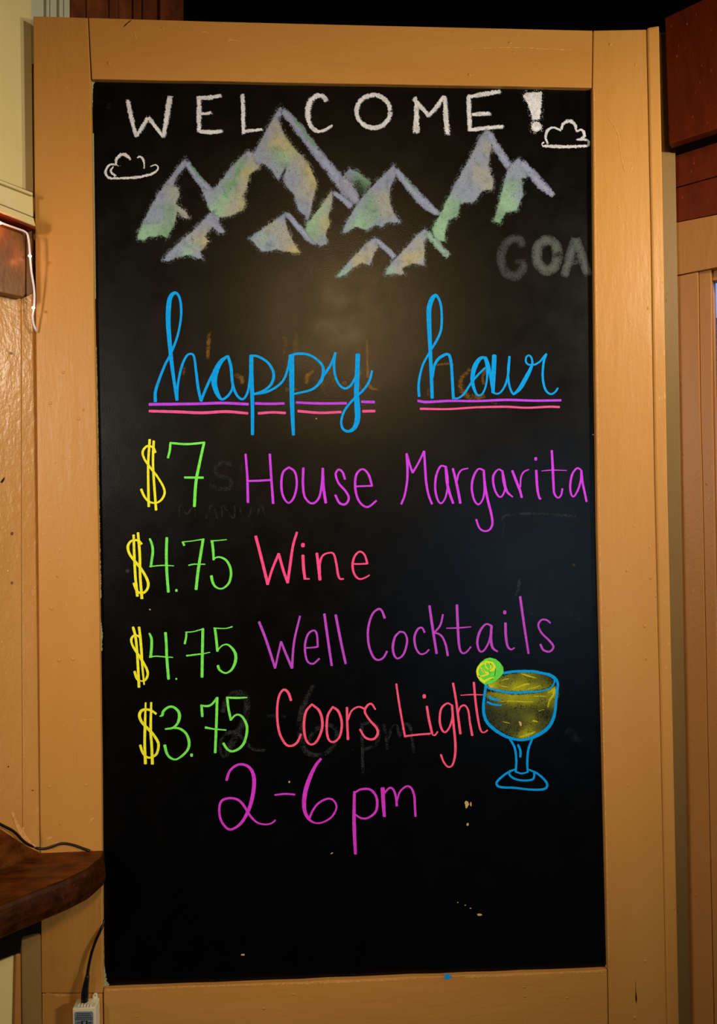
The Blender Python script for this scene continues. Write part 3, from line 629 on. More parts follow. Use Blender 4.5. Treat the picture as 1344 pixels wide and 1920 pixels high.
# --- WELCOME !
CW = (236, 242, 255)
def ring(C, x, y, rx, ry, w_, n=20): return C(*[(x + rx * math.cos(2 * math.pi * k / n), y + ry * math.sin(2 * math.pi * k / n), w_) for k in range(n + 1)])
e = empty('greeting', (0, 0, 0), CB); e['label'] = 'WELCOME! in white chalk capitals'
for s in (
 [A_((165,100,20),(185,200,21),(213,300,17)), A_((210,298,17),(240,250,18),(275,192,20)), A_((272,192,20),(315,250,19),(357,302,17)), A_((353,300,18),(370,200,24),(388,83,26))],
 [A_((540,90,22),(540,180,24),(540,275,18)), A_((526,92,14),(590,92,20),(658,82,16)), A_((545,178,14),(580,176,14),(608,170,13)), A_((536,270,16),(600,274,22),(664,268,16))],
 [A_((768,72,18),(772,180,20),(773,288,16)), A_((770,268,15),(820,265,15),(875,258,14))],
 [A_((1210,115,22),(1190,84,22),(1150,87,26),(1118,130,30),(1112,190,26),(1127,240,20),(1160,268,18),(1200,263,14),(1242,236,10))],
 [ring(B_, 168, 165, 88, 86, 22)],
 [B_((388,86,14),(394,180,24),(391,282,30)), B_((376,95,20),(425,150,20),(460,192,18)), B_((456,190,18),(500,140,20),(540,82,18)), B_((541,82,16),(548,180,24),(555,290,26))],
 [B_((668,75,20),(670,170,22),(675,268,20)), B_((660,90,16),(750,73,22),(838,60,18)), B_((680,182,16),(730,178,20),(782,175,18)), B_((665,264,16),(760,252,20),(852,243,18))]):
    dbl = [[(x + 2.0, y + 0.8, w_ * 0.9) for x, y, w_ in st] for st in s]
    o = ribbons('letter', dbl + s, M_chalk, e, CW, 1.0, soft=True, jit=0.10)
    ca = o.data.attributes['col']; va = o.data.attributes['cov']; k = sum(len(catmull(st, 2.0)) for st in dbl) * 5
    for i in range(k): ca.data[i].color = (*lin((150, 168, 206)), 1); va.data[i].value *= 0.55
region('letter', B_, [(955, 80), (975, 70), (1050, 64), (1047, 130), (1042, 206), (1005, 207), (985, 140)], [(1000, 100, CW, 1.0), (1020, 180, CW, 1.0)], e, None, 1.6, CW, M_chalk, cov0=1.0)
region('letter', B_, blob(1023, 245, 25, 25), [(1023, 245, CW, 1.0)], e, None, 1.6, CW, M_chalk, cov0=1.0)
ribbons('cloud_drawing', [A_((98,442,9),(68,448,11),(50,482,13),(66,512,12),(110,516,11),(200,512,13),(270,500,13),(315,480,11),(326,460,9),(312,445,7),(285,455,6)), A_((104,450,9),(108,415,14),(135,390,17),(162,398,16),(182,420,11)), A_((92,452,6),(78,480,11),(104,506,12)), A_((108,450,8),(128,452,5)), A_((214,410,8),(232,402,11),(250,425,11),(253,468,8))], M_chalk, CB, CW, 0.86, 'small cloud in white chalk', True, 0.12)
ribbons('cloud_drawing', [B_((1052,345,14),(1130,350,17),(1210,350,15),(1296,345,13)), B_((1085,338,12),(1072,300,13),(1085,262,14),(1115,250,11),(1155,266,10)), B_((1152,262,11),(1165,230,15),(1197,215,18),(1225,235,15),(1235,272,10)), B_((1232,270,10),(1262,262,12),(1276,290,14),(1258,308,12),(1232,314,9)), B_((1250,314,10),(1288,314,12),(1298,333,12),(1288,352,10)), B_((1068,325,8),(1052,335,7),(1060,352,8))], M_chalk, CB, CW, 0.86, 'puffy cloud in white chalk beside the exclamation mark', True, 0.12)
# --- mountains
b_, g_, l_, t_, y_ = (150, 163, 194), (128, 170, 142), (156, 200, 172), (172, 174, 168), (194, 186, 130)
MT = empty('mountain_drawing', (0, 0, 0), CB); MT['label'] = 'range of snowy mountains in blended coloured chalk'
def mountain(C, poly, seeds, ridge=None, ridgecol=(160, 172, 206), hi=None):
    o = region('mountain_face', C, poly, seeds, MT)
    if ridge: ribbons('ridge_line', [C(*r) for r in ridge], M_soft, MT, ridgecol, 0.95, soft=True, jit=0.08)
    if hi: ribbons('ridge_line', [C(*r) for r in hi], M_soft, MT, (128, 196, 136), 0.5, soft=True, jit=0.3)
mountain(A_, [(470,415),(450,430),(400,500),(330,590),(270,700),(225,800),(220,835),(250,840),(280,820),(310,825),(330,810),(370,828),(400,780),(420,730),(425,690),(470,728),(487,720),(470,690),(420,650),(438,600),(430,565),(402,560),(420,510),(460,465),(480,450)],
 [(460,430,b_),(410,520,b_),(340,610,b_),(280,720,b_),(405,590,t_),(300,790,l_),(250,815,l_),(370,790,g_),(390,690,g_),(330,700,b_),(450,700,t_)], [[(470,428,30),(530,510,34),(590,580,44),(625,640,60)]], hi=[[(492,445,14),(540,500,12),(570,540,8)]])
mountain(A_, [(800,375),(770,395),(700,470),(640,550),(610,580),(552,572),(570,620),(600,690),(640,722),(700,715),(770,680),(782,650),(770,610),(795,560),(800,500),(850,465),(868,430),(830,385)],
 [(790,390,b_),(700,490,b_),(640,570,b_),(590,600,b_),(760,450,g_),(710,540,g_),(660,630,l_),(640,690,l_),(830,430,t_),(775,560,t_),(760,640,t_),(795,490,y_),(780,650,y_),(700,690,t_)], hi=[[(770,430,10),(720,530,16),(670,620,26)]])
mountain(A_, [(600,695),(560,740),(500,800),(430,860),(380,910),(355,945),(380,952),(420,930),(500,918),(530,935),(560,940),(548,900),(592,845),(570,820),(590,790),(612,770),(650,805),(682,800),(640,750),(650,725)],
 [(600,720,b_),(540,780,b_),(450,860,b_),(380,930,b_),(540,820,t_),(580,845,y_),(480,900,l_),(430,910,b_),(650,780,b_),(540,920,b_)])
mountain(A_, [(970,135),(930,200),(890,270),(850,350),(820,400),(850,440),(880,440),(920,470),(945,512),(960,525),(985,470),(1003,438),(985,520),(1000,560),(1040,600),(1060,680),(1100,715),(1110,742),(1130,680),(1140,620),(1157,540),(1130,470),(1090,410),(1030,350),(990,290),(965,230),(955,205),(978,180)],
 [(960,170,b_),(900,290,b_),(850,390,b_),(920,430,b_),(955,500,b_),(955,260,t_),(950,320,y_),(1000,360,y_),(985,400,l_),(960,390,g_),(1060,430,t_),(1120,470,y_),(1145,545,y_),(1050,540,b_),(1090,560,t_),(1010,540,b_),(1080,650,b_),(1110,700,b_),(1030,480,b_),(1120,600,t_)],
 [[(976,155,30),(1030,215,42),(1090,290,46),(1160,382,46),(1230,470,52),(1300,560,56),(1345,625,50)]], hi=[[(1040,205,14),(1090,270,12),(1150,345,10)]])
mountain(A_, [(1000,693),(930,745),(860,790),(808,830),(870,902),(950,890),(1030,905),(1072,906),(1040,860),(1010,800),(990,730)],
 [(990,710,b_),(920,770,t_),(850,820,b_),(880,880,b_),(920,850,b_),(980,800,t_),(1000,850,t_),(1050,900,y_),(880,840,l_)], [[(1000,700,24),(1060,770,30),(1120,830,36),(1170,860,36)]])
mountain(A_, [(1240,583),(1210,620),(1160,690),(1110,750),(1100,790),(1140,850),(1180,872),(1212,860),(1205,800),(1228,760),(1215,720),(1240,640)],
 [(1230,610,t_),(1180,690,l_),(1130,770,l_),(1150,800,g_),(1210,690,t_),(1215,760,y_),(1180,850,b_),(1190,790,t_)], [[(1243,588,24),(1290,622,28),(1345,668,32)]])
region('mountain_face', B_, [(15,495),(45,465),(90,485),(157,540),(110,600),(95,612),(60,560)], [(45,480,b_,.8),(100,500,g_,.85),(140,540,g_,.8),(95,560,(70,90,80),.35),(100,590,(60,70,70),.3)], MT)
ribbons('ridge_line', [B_((0,505,50),(40,570,56),(88,650,40))], M_soft, MT, (160, 168, 196), 0.95, soft=True, jit=0.08)
mountain(B_, [(275,448),(230,490),(160,560),(90,640),(30,740),(5,800),(25,802),(70,770),(130,787),(180,760),(215,772),(245,745),(312,750),(280,710),(255,650),(250,590),(265,540),(292,490)],
 [(270,460,b_),(190,550,b_),(110,640,b_),(50,720,b_),(20,790,b_),(150,650,g_),(110,740,l_),(160,710,g_),(70,760,l_),(220,620,t_),(240,690,t_),(290,740,b_),(200,760,b_),(240,530,b_)], [[(282,468,28),(340,540,38),(400,610,46),(450,660,42),(515,708,26)]], hi=[[(330,510,10),(390,580,12),(400,590,8)]])
mountain(B_, [(760,263),(730,300),(690,380),(640,470),(590,560),(545,650),(500,740),(480,780),(485,830),(510,845),(540,842),(545,790),(560,740),(612,710),(620,650),(700,637),(740,580),(792,577),(797,530),(770,450),(780,380),(792,330),(785,268)],
 [(760,290,b_),(720,360,b_),(660,470,b_),(610,570,b_),(560,660,l_),(510,770,l_),(520,820,l_),(590,680,g_),(720,480,t_),(740,420,b_),(760,550,t_),(700,580,b_),(650,600,b_),(770,360,t_)], [[(772,275,30),(810,345,36),(850,410,38),(885,462,34)]])
mountain(B_, [(930,413),(890,440),(870,480),(850,560),(830,640),(800,740),(830,752),(860,700),(920,682),(952,600),(945,520),(968,512),(978,470),(950,430)],
 [(930,430,b_),(880,500,b_),(910,480,b_),(860,590,l_),(880,640,l_),(830,720,g_),(930,600,b_),(900,560,g_)], [[(940,430,36),(990,480,38),(1050,550,42),(1115,608,24)]])
mountain(B_, [(175,828),(130,860),(60,930),(0,1000),(-28,1038),(20,1025),(60,985),(110,960),(150,972),(165,930),(190,880),(197,845)],
 [(170,840,b_),(110,890,b_),(40,960,b_),(20,1000,(150,190,180)),(130,920,y_),(90,960,y_),(160,900,t_),(150,960,b_)], [[(182,838,22),(230,882,26),(285,935,28)]])
mountain(B_, [(440,783),(400,810),(340,880),(280,940),(235,1000),(233,1022),(280,1015),(332,1022),(320,990),(370,960),(432,972),(437,900),(430,850),(462,810)],
 [(430,800,b_),(360,880,b_),(290,950,b_),(250,1005,(150,190,180)),(400,870,t_),(400,930,y_),(350,940,y_),(320,1000,t_),(420,960,b_)], [[(448,798,28),(500,860,36),(565,930,30)]], ridgecol=(150, 184, 180))
# --- wiped, still readable older writing
GH = (150, 156, 160)
e = empty('wiped_lettering', (0, 0, 0), CB); e['label'] = 'GOA in half wiped grey chalk'
for s, c, k in (([B_((950,880,34),(935,838,36),(890,838,38),(850,880,40),(838,940,40),(858,1005,40),(910,1030,40),(950,995,38),(960,955,32)), B_((965,955,26),(910,952,22))], (150, 150, 160), 0.42),
          ([ring(B_, 1080, 920, 55, 78, 46)], (170, 186, 184), 0.62),
          ([B_((1228,830,36),(1200,930,42),(1168,1035,34)), B_((1230,830,36),(1262,930,42),(1298,1028,34)), B_((1195,955,24),(1265,955,24))], (165, 180, 184), 0.60)):
    ribbons('letter', s, M_ghost, e, c, k, soft=True)
e = empty('wiped_lettering', (0, 0, 0), CB); e['label'] = '2-6 pm in faint wiped grey'
for s in ([G_((530,555,20),(545,500,22),(590,458,26),(635,462,28),(654,510,26),(640,590,28),(600,665,30),(560,740,30),(540,772,24),(518,735,16),(530,680,16),(575,652,16),(620,672,16),(680,735,14),(750,745,12))], [G_((752,570,18),(850,573,18))],
          [G_((990,415,20),(950,490,22),(922,580,26),(928,700,26),(960,758,22),(1030,767,18),(1090,720,18),(1105,650,18),(1060,615,18),(1000,640,18),(960,700,18))], [dot(G_, 1185, 745, 7)],
          [G_((1232,605,14),(1235,740,14),(1236,865,14)), G_((1238,612,14),(1290,605,14),(1318,650,16),(1300,715,16),(1240,742,14))],
          [H_((180,785,16),(195,860,16),(203,935,16)), H_((203,880,14),(230,805,14),(258,800,14),(270,870,14)), H_((272,860,14),(300,790,14),(330,800,16),(345,880,16),(352,955,16))]):
    ribbons('letter', s, M_ghost, e, (130, 135, 145), 0.15, soft=True)
e = empty('wiped_lettering', (0, 0, 0), CB); e['label'] = 'MANUA in very faint wiped chalk'
for s in ([E_((312,465,9),(318,395,9),(350,440,9),(385,395,9),(395,465,9))], [E_((445,465,9),(475,395,9),(505,465,9)), E_((460,440,8),(490,440,8))], [E_((530,465,9),(530,395,9),(585,462,9),(590,395,9))], [E_((620,395,9),(622,440,9),(645,460,9),(668,440,9),(672,395,9))], [E_((700,460,9),(725,395,9),(745,460,9)), E_((708,440,8),(740,440,8))]):
    ribbons('letter', s, M_ghost, e, (125, 125, 130), 0.07, soft=True)
e = empty('wiped_lettering', (0, 0, 0), CB); e['label'] = 'SL in very faint wiped chalk above MANUA'
for s in ([E_((580,195,20),(540,180,20),(495,205,20),(510,245,20),(565,265,20),(570,305,20),(515,315,20),(458,290,20))], [E_((625,165,18),(622,305,18)), E_((622,300,18),(720,290,18))]):
    ribbons('letter', s, M_ghost, e, (130, 130, 135), 0.08, soft=True)
ribbons('chalk_residue', [C_((368,285,22),(366,350,20),(362,430,16)), C_((766,310,22),(768,400,20)), C_((826,290,22),(822,400,20)), C_((1198,320,11),(1200,430,11),(1203,530,14)), C_((1205,560,12),(1222,582,16),(1262,592,14)),
  C_((1165,490,16),(1150,540,16),(1160,590,14)), C_((880,560,20),(885,520,20),(920,490,18)), C_((960,540,18),(970,600,16)), C_((1075,545,26),(1085,575,22)), C_((240,470,22),(230,510,20)), C_((1020,530,16),(1030,570,14)), C_((500,510,20),(540,530,20),(545,560,16)), C_((770,590,18),(830,585,16))],
  M_ochre, CB, (205, 150, 70), 0.36, 'dull ochre residue of wiped letters around happy', True, 0.2)
ribbons('chalk_residue', [D_((215,612,14),(290,605,14),(340,612,12)), D_((455,640,26),(400,700,28),(385,760,30),(420,820,34),(480,840,34),(560,830,24)), D_((165,780,22),(160,830,20)), D_((560,640,18),(540,700,18),(550,750,16)), D_((600,870,20),(640,885,18))], M_ochre, CB, (205, 145, 50), 0.30, 'dull ochre residue of wiped letters behind hour', True, 0.2)
ribbons('chalk_residue', [P_((310,450,2),(306,478,2)), P_((575,505,5),(585,502,6),(583,515,5),(592,522,4)), P_((966,1118,2),(972,1100,7),(974,1085,2)), P_((991,1138,3),(996,1148,7),(1000,1152,2)), P_((940,975,4),(950,966,4),(1000,963,4),(1080,968,5)), P_((942,1010,3),(945,980,3)), P_((205,193,5),(203,204,7)), P_((1060,970,10),(1078,966,12)), P_((1054,1148,14),(1090,1162,10)), P_((1060,1370,20),(1090,1390,18))], M_ghost, CB, (140, 145, 150), 0.10, 'grey chalk smear', True, 0.2)

# --- margarita glass
GL = empty('glass_drawing', (0, 0, 0), CB); GL['label'] = 'margarita glass drawn in blue and yellow marker'
ol, yl, dk = (78, 88, 56), (205, 210, 40), (40, 48, 44)
body = [(235,590),(330,575),(500,600),(700,612),(900,600),(1060,565),(1195,500),(1215,600),(1195,800),(1150,960),(1080,1080),(960,1160),(840,1215),(740,1230),(620,1215),(500,1165),(380,1095),(280,1020),(225,920),(215,780)]
region('drink_fill', J_, body, [(330,610,(150,155,40),.7),(450,640,(175,180,40),.8),(600,680,yl,.8),(800,690,yl,.8),(900,640,(165,170,40),.75),(1040,640,(120,125,45),.65),(1190,560,yl,.9),(1150,680,(150,150,40),.6),(300,740,dk,.5),(420,800,ol,.55),(300,900,dk,.5),(400,980,(62,70,62),.55),(550,820,dk,.5),(690,800,ol,.6),(680,920,ol,.6),(850,820,dk,.5),(900,980,(160,160,40),.65),(1000,1000,ol,.6),(1020,900,dk,.4),(800,1180,yl,.8),(880,1140,(170,175,40),.7),(560,1110,ol,.55),(700,1040,dk,.5),(1100,880,dk,.4),(950,1080,dk,.5)], GL, 'dark yellow green drink', 1.2, ol)
surf = [(250,470),(330,450),(430,380),(560,320),(740,300),(950,310),(1110,350),(1180,420),(1170,470),(1080,530),(900,555),(700,568),(480,560),(300,520)]
region('drink_fill', J_, surf, [(300,480,yl,.95),(420,480,(170,170,40),.7),(540,400,(140,145,40),.65),(700,480,(185,190,40),.8),(640,520,yl,.85),(760,470,yl,.8),(900,520,(190,195,40),.8),(1000,480,(160,165,40),.7),(800,330,(170,175,40),.7),(900,370,(120,125,40),.6),(650,370,dk,.5),(800,410,dk,.5),(960,420,dk,.55),(1080,400,dk,.45),(500,440,ol,.6)], GL, 'yellow green drink surface', 1.2, ol)
Y2 = (214, 218, 48)
ribbons('drink_highlight', [J_((430,710,8),(600,705,14),(760,715,16),(900,715,8)), J_((600,535,6),(690,505,22),(790,470,26),(850,465,8)), J_((800,540,6),(900,520,14),(1000,485,10)), J_((715,318,10),(800,345,22),(880,370,14),(940,385,6)), J_((1195,520,30),(1170,620,34),(1120,700,26),(1095,800,10)), J_((1090,600,8),(1150,560,20),(1200,540,18)), J_((690,1215,8),(780,1185,30),(870,1155,26),(930,1130,8)), J_((870,985,12),(920,985,34),(960,1000,12)), J_((460,990,6),(520,1005,10),(570,1020,6)), J_((440,420,6),(500,400,14),(570,390,10)), J_((270,465,20),(300,500,44),(350,490,20)), J_((880,640,6),(1000,635,12),(1090,640,6)), J_((400,480,6),(470,500,14),(560,510,6)), J_((960,850,4),(1010,830,8),(1060,825,4))], M_chalk, GL, Y2, 0.85, 'yellow highlights in the drink', True, 0.2)
ribbons('glass_outline', [
 J_((460,318,32),(600,294,34),(750,287,34),(900,292,36),(1020,315,34),(1130,345,40),(1188,400,28),(1182,460,22),(1120,528,20),(980,568,24),(800,580,34),(650,588,34),(520,580,32),(380,555,30),(270,525,26),(238,490,24)),
 J_((235,435,28),(225,520,36),(208,640,36),(196,780,40),(206,900,42),(240,990,44),(310,1070,44),(400,1140,44),(520,1205,42),(640,1240,38),(740,1250,34),(850,1225,42),(960,1180,48),(1060,1115,48),(1130,1040,46),(1180,930,44),(1205,800,36),(1215,680,34),(1230,540,36),(1235,460,36),(1200,385,36),(1100,325,38)),
 H_((900,868,12),(930,920,13),(940,990,13),(937,1062,12)), H_((1030,874,12),(1010,930,13),(1003,1000,13),(1005,1064,12)), H_((937,1060,9),(970,1070,10),(1005,1062,9)),
 H_((905,1052,10),(900,1075,12),(930,1100,12),(980,1110,11),(1030,1105,12),(1043,1085,12),(1040,1060,10)),
 H_((937,1045,10),(890,1065,12),(840,1105,13),(827,1130,13),(850,1148,13),(930,1152,12),(1020,1162,12),(1095,1160,13),(1117,1140,14),(1105,1110,13),(1060,1070,12),(1012,1048,10)),
 H_((950,905,12),(963,940,14),(963,976,12)), J_((268,640,30),(320,675,32),(420,690,28)), J_((245,718,26),(330,752,28),(450,765,22))], M_blue, GL, label='blue glass outline', jit=0.03)
patch('lime_slice', [[(880 + x / 7.4667, 1220 + y / 7.4667) for x, y in [(285,97),(370,118),(430,170),(472,230),(478,300),(440,360),(375,420),(320,455),(215,478),(150,430),(108,370),(92,290),(110,225),(160,160),(220,115)]]], marker('lime_slice', (96, 216, 78)), GL, 'green lime slice on the glass rim')
ribbons('lime_segments', [J_((215,440,28),(150,390,34),(115,320,32),(120,250,30),(170,190,28),(235,155,26),(305,165,28),(345,210,34),(335,260,40),(290,290,24)), J_((160,240,22),(215,300,30),(270,310,18)), J_((225,165,16),(225,220,18),(262,260,18)), J_((130,360,14),(210,345,20),(265,325,18)), J_((220,420,26),(280,390,24),(340,378,14)), J_((262,170,10),(295,200,14),(300,250,20))], M_yellow, GL, label='yellow lime segments')
ribbons('lime_shadow', [J_((262,140,8),(310,150,10)), J_((365,250,8),(355,350,10)), J_((290,180,10),(300,195,12)), J_((128,355,14),(145,365,10)), J_((280,300,8),(320,295,10)), J_((300,405,8),(330,395,12)), J_((170,250,6),(215,310,6))], plain('lime_pencil', (0.02, 0.06, 0.03), 0.8, 0.2), GL)
patch('paint_chip', [rough_blob(975, 1356.5, 2.6, 5.4, 10, -.25)], M_chip, CB)

# ================================================================== LEFT WALL
# upper cream soffit box over the counter
T = empty('trim_6', Lf(30, 400)); tag(T, 'cream painted soffit with stepped mouldings left of the frame', kind='structure')
def part(o, P):
    o.parent = P; o.matrix_parent_inverse = P.matrix_basis.inverted(); return o
part(prism('soffit_face', [(-260, -160), (58, -160), (61, 200), (63, 361), (-260, 236)], Lh, 0.012, 0.012, nL, M_cream), T)
part(prism('moulding', [(-260, 236), (62, 361), (62, 367), (-260, 243)], Lf, 0.026, 0.026, nL, M_cream), T)
part(prism('moulding', [(-260, 243), (62, 367.5), (63, 407), (-260, 278)], Lf, 0.020, 0.020, nL, M_cream), T)
part(prism('moulding', [(-260, 279), (63.5, 408), (67.5, 424.5), (-260, 292)], Lf, 0.036, 0.036, nL, M_cream, None, 0.0015), T)
part(prism('soffit_board', [(-260, 293), (66, 425), (66, 430), (-260, 299)], Lf, 0.033, 0.033, nL, M_red, None, 0.0006), T)
# amber wood block and its side strip
WB = empty('wood_bracket', Lf(30, 550)); tag(WB, 'worn amber wooden bracket block under the cream soffit', 'bracket')
part(prism('block', [(-260, 310), (49, 436), (48.5, 552), (44, 558), (20, 553), (0, 549), (-260, 470)], Lf, 0.022, 0.022, nL, M_block, None, 0.002), WB)
part(prism('side_strip', [(49.5, 436), (63, 430), (64, 548), (49, 556)], Lf, 0.006, 0.006, nL, M_block, None, 0.001), WB)
# painted wall boards below
T = empty('trim_7', Lf(30, 1000)); tag(T, 'glossy tan wall boards between the bracket and the shelf', kind='structure')
part(prism('wall_board', [(-260, 480), (39.6, 560), (40.5, 1100), (43, 1640), (-260, 1780)], Lf, 0.005, 0.005, nL, M_wallpaint, None, 0.001), T)
part(prism('wall_board', [(40, 560), (70, 545), (74, 1100), (77, 1640), (43.4, 1640), (41, 1100)], Lf, 0.005, 0.005, nL, M_wallpaint, None, 0.001), T)
# chips and nails on the wall paint
def onleft(name, polys, mat, parent, off=0.0056):
    if len(polys) > 1:
        for p in polys: o = onleft(name, [p], mat, parent, off)
        return o
    vs_, fs = [], []
    for p in polys:
        k = len(vs_); vs_ += [Lf(x, y, off) for x, y in p]; fs.append(tuple(range(k, k + len(p))))
    me = bpy.data.meshes.new(name); me.from_pydata(vs_, [], fs); return part(link(name, me, mat), parent)
onleft('gouge', [[(1, 904), (5, 898), (9.5, 894), (8, 900), (4, 906)]], M_crack, T)
onleft('worn_patch', [[(20, 1524), (26, 1523), (31, 1538), (40, 1553), (46, 1549), (45, 1560), (60, 1580), (76, 1592), (70, 1594), (48, 1580), (34, 1560)]], M_freshedge, T)
onleft('nail_hole', [rough_blob(23, 1000, 3, 4), rough_blob(23, 1093, 2.6, 3.6), rough_blob(21, 662, 3.4, 3)], M_block, T)
onleft('nail_hole', [rough_blob(16, 1437, 1.4, 1.4), rough_blob(61, 1482, 2, 1.0)], M_crack, T)

# string of small lights in a milky tube
LS = empty('light_string', Lf(62, 600, 0.03)); tag(LS, 'milky white string of warm LED lights hanging beside the frame', 'string lights')
pts = [Lf(-160, 350, 0.030), Lf(-60, 392, 0.030), Lf(0, 417, 0.030), Lf(30, 428, 0.030), Lf(46, 434, 0.030), Lf(52, 441, 0.030), Lf(55, 460, 0.030), Lf(56.5, 482, 0.030), Lf(59, 510, 0.028), Lf(63, 535, 0.026), Lf(64.5, 555, 0.024), Lf(63.5, 578, 0.022), Lf(61, 592, 0.020), Lf(63, 608, 0.018), Lf(68.5, 622, 0.016)]
part(tube('tube', pts, 0.0016, M_tube), LS)
for i, (x, y, of) in enumerate(((0, 418, 0.0335), (56, 480, 0.0335), (62.5, 577, 0.027), (-62, 393, 0.0335))):
    c = Lf(x, y, of); bm = bmesh.new(); bmesh.ops.create_uvsphere(bm, u_segments=10, v_segments=6, radius=0.0026)
    for v in bm.verts: v.co = Vector((v.co.x, v.co.y, v.co.z * 0.8)) + c
    me = bpy.data.meshes.new('bulb'); bm.to_mesh(me); bm.free(); part(link('bulb', me, M_led), LS)
    if i != 2:
        l = bpy.data.lights.new('bulb_light', 'POINT'); l.energy = 0.035 if i != 1 else 0.012; l.color = (1, 0.25, 0.07); l.shadow_soft_size = 0.004
        lo = bpy.data.objects.new('bulb_light', l); COL.objects.link(lo); lo.location = Lf(x - 12 if i == 1 else x, y + 4, of + 0.004); part(lo, LS)

# ------------------------------------------------------------------ shelf
zs = B(120, 1597.5, -0.008).z
ZP = Vector((0, 0, zs)); ZN = Vector((0, 0, 1))
def S(px, py): return hit(px, py, ZP, ZN)
br = B(195, 1598, -0.0085); br.z = zs
bl = B(80, 1597, -0.0085); bl.z = zs
wl = PL + nL * 0.026; wl = Vector((wl.x, wl.y, zs))
tco = ((-0.0085) - wl.y) / dL.y; inner = wl + dL * tco           # where the wall meets the frame front
outer = wl - dL * 0.42
top = [inner, br, S(190, 1608), S(165, 1629), S(128, 1647), S(0, 1697)]
v = (S(0, 1697) - S(128, 1647)); v.z = 0; v.normalize()
top.append(S(0, 1697) + v * 0.22); top.append(outer)
SH = empty('counter_shelf', (inner.x, inner.y, zs - 0.05)); tag(SH, 'thick dark stained wooden counter shelf with worn rounded edge', 'shelf')
cen = sum(top, Vector()) / len(top)
def ring_at(z, grow):
    out = []
    for i, p in enumerate(top):
        q = p.copy()
        if 2 <= i <= 6:
            a = top[i - 1]; b = top[(i + 1) % len(top)]; tdir = (b - a); tdir.z = 0; tdir.normalize()
            q += Vector((tdir.y, -tdir.x, 0)) * (-grow if (Vector((tdir.y, -tdir.x, 0)).dot(p - cen) < 0) else grow)
        q.z = z; out.append(q)
    return out
TH = 0.046
prof = [(zs, -0.002), (zs - 0.0012, 0.001), (zs - 0.006, 0.004), (zs - 0.018, 0.006), (zs - 0.030, 0.006), (zs - TH + 0.004, 0.002), (zs - TH, -0.003)]
bm = bmesh.new(); rings = [[bm.verts.new(p) for p in ring_at(z, g_w)] for z, g_w in prof]
n = len(top)
for a, b in zip(rings, rings[1:]):
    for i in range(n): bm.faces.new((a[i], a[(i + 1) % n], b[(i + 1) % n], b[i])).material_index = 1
bm.faces.new(rings[0]); bm.faces.new(rings[-1][::-1]); bmesh.ops.recalc_face_normals(bm, faces=bm.faces)
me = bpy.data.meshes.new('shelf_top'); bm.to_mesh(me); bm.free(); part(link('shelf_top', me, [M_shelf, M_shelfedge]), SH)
# dark upstand along the wall
part(prism('upstand', [(-200, 1420), (0, 1554), (26, 1571), (48, 1586), (74, 1598), (60, 1640), (-200, 1740)], Lf, 0.0085, 0.003, nL, M_shelf, None, 0.0008), SH)
# support under the shelf, coloured black for the shadow there
part(prism('support_rail', [(-260, 1800), (34, 1716), (78, 1700), (78, 1748), (42, 1757), (38, 1786), (0, 1800), (-260, 1890)], Lf, 0.02, 0.02, nL, M_darkwood, None, 0.001), SH)
part(prism('support_strip', [(36, 1720), (58, 1712), (58, 1753), (38, 1760)], Lf, 0.028, 0.008, nL, M_olive_shade, None, 0.001), SH) if False else None
# below the shelf: small post and cream panel
T = empty('trim_8', Lf(60, 1900)); tag(T, 'short olive tan post below the shelf', kind='structure')
part(prism('post', [(40, 1764), (78, 1751), (82, 2060), (44, 2060)], Lf, 0.012, 0.012, nL, M_olive_shade, None, 0.003), T)
part(prism('post_bead', [(30, 1790), (39.5, 1788), (42, 2060), (24, 2060)], Lf, 0.016, 0.016, nL, M_case, None, 0.002), T)
T = tag(prism('trim_9', [(-260, 1896), (0, 1803), (29.5, 1790), (23.5, 2060), (-260, 2060)], Lf, 0.010, 0.010, nL, M_cream), 'cream lower wall panel under the shelf', kind='structure')

# ------------------------------------------------------------------ cables and adapter
pts = [Lf(-120, 1478, 0.014), Lf(-40, 1522, 0.013), Lf(0, 1545, 0.012), Lf(26, 1559, 0.012), Lf(44, 1577, 0.012), B(64, 1588.5, -0.012), B(80, 1591.5, -0.0115)]
pts += [B(96, 1588, -0.011), B(115, 1581.5, -0.011), B(135, 1584, -0.011), B(155, 1591, -0.011), B(168, 1595.5, -0.0115)]
tag(tube('black_cable', pts, 0.0019, M_rubber), 'glossy black cord lying along the back of the counter shelf', 'cable')
AD = empty('power_adapter', B(163, 1950, -0.008)); tag(AD, 'cream plastic power adapter with grey sticker fixed to the frame', 'adapter')
def box_pts(y, l, t_, r, b): return [B(l, t_, y), B(r, t_, y), B(r, b, y), B(l, b, y)]
bk = [B(144.5, 1872, -0.0085), B(187, 1870, -0.0085), B(189.5, 2030, -0.0085), B(147, 2030, -0.0085)]
ft = [p + YN * 0.021 for p in bk]
ft[0].z -= 0.0012; ft[1].z -= 0.0012
part(link('case', prism_mesh('case', ft, bk, 0.0014), M_plastic), AD)
def afront(px, py, lift=0.0004): return B(px, py, -0.0085 - 0.021 - lift)
def aquad(name, pts, mat, lift, th=0.0003):
    f = [afront(x, y, lift) for x, y in pts]; return part(link(name, prism_mesh(name, f, [p - YN * th for p in f], 0), mat), AD)
aquad('sticker', [(139.5, 1899), (142, 1897.5), (172, 1896.5), (174.5, 1898.5), (176, 2010), (141, 2012)], M_sticker, 0.0004)
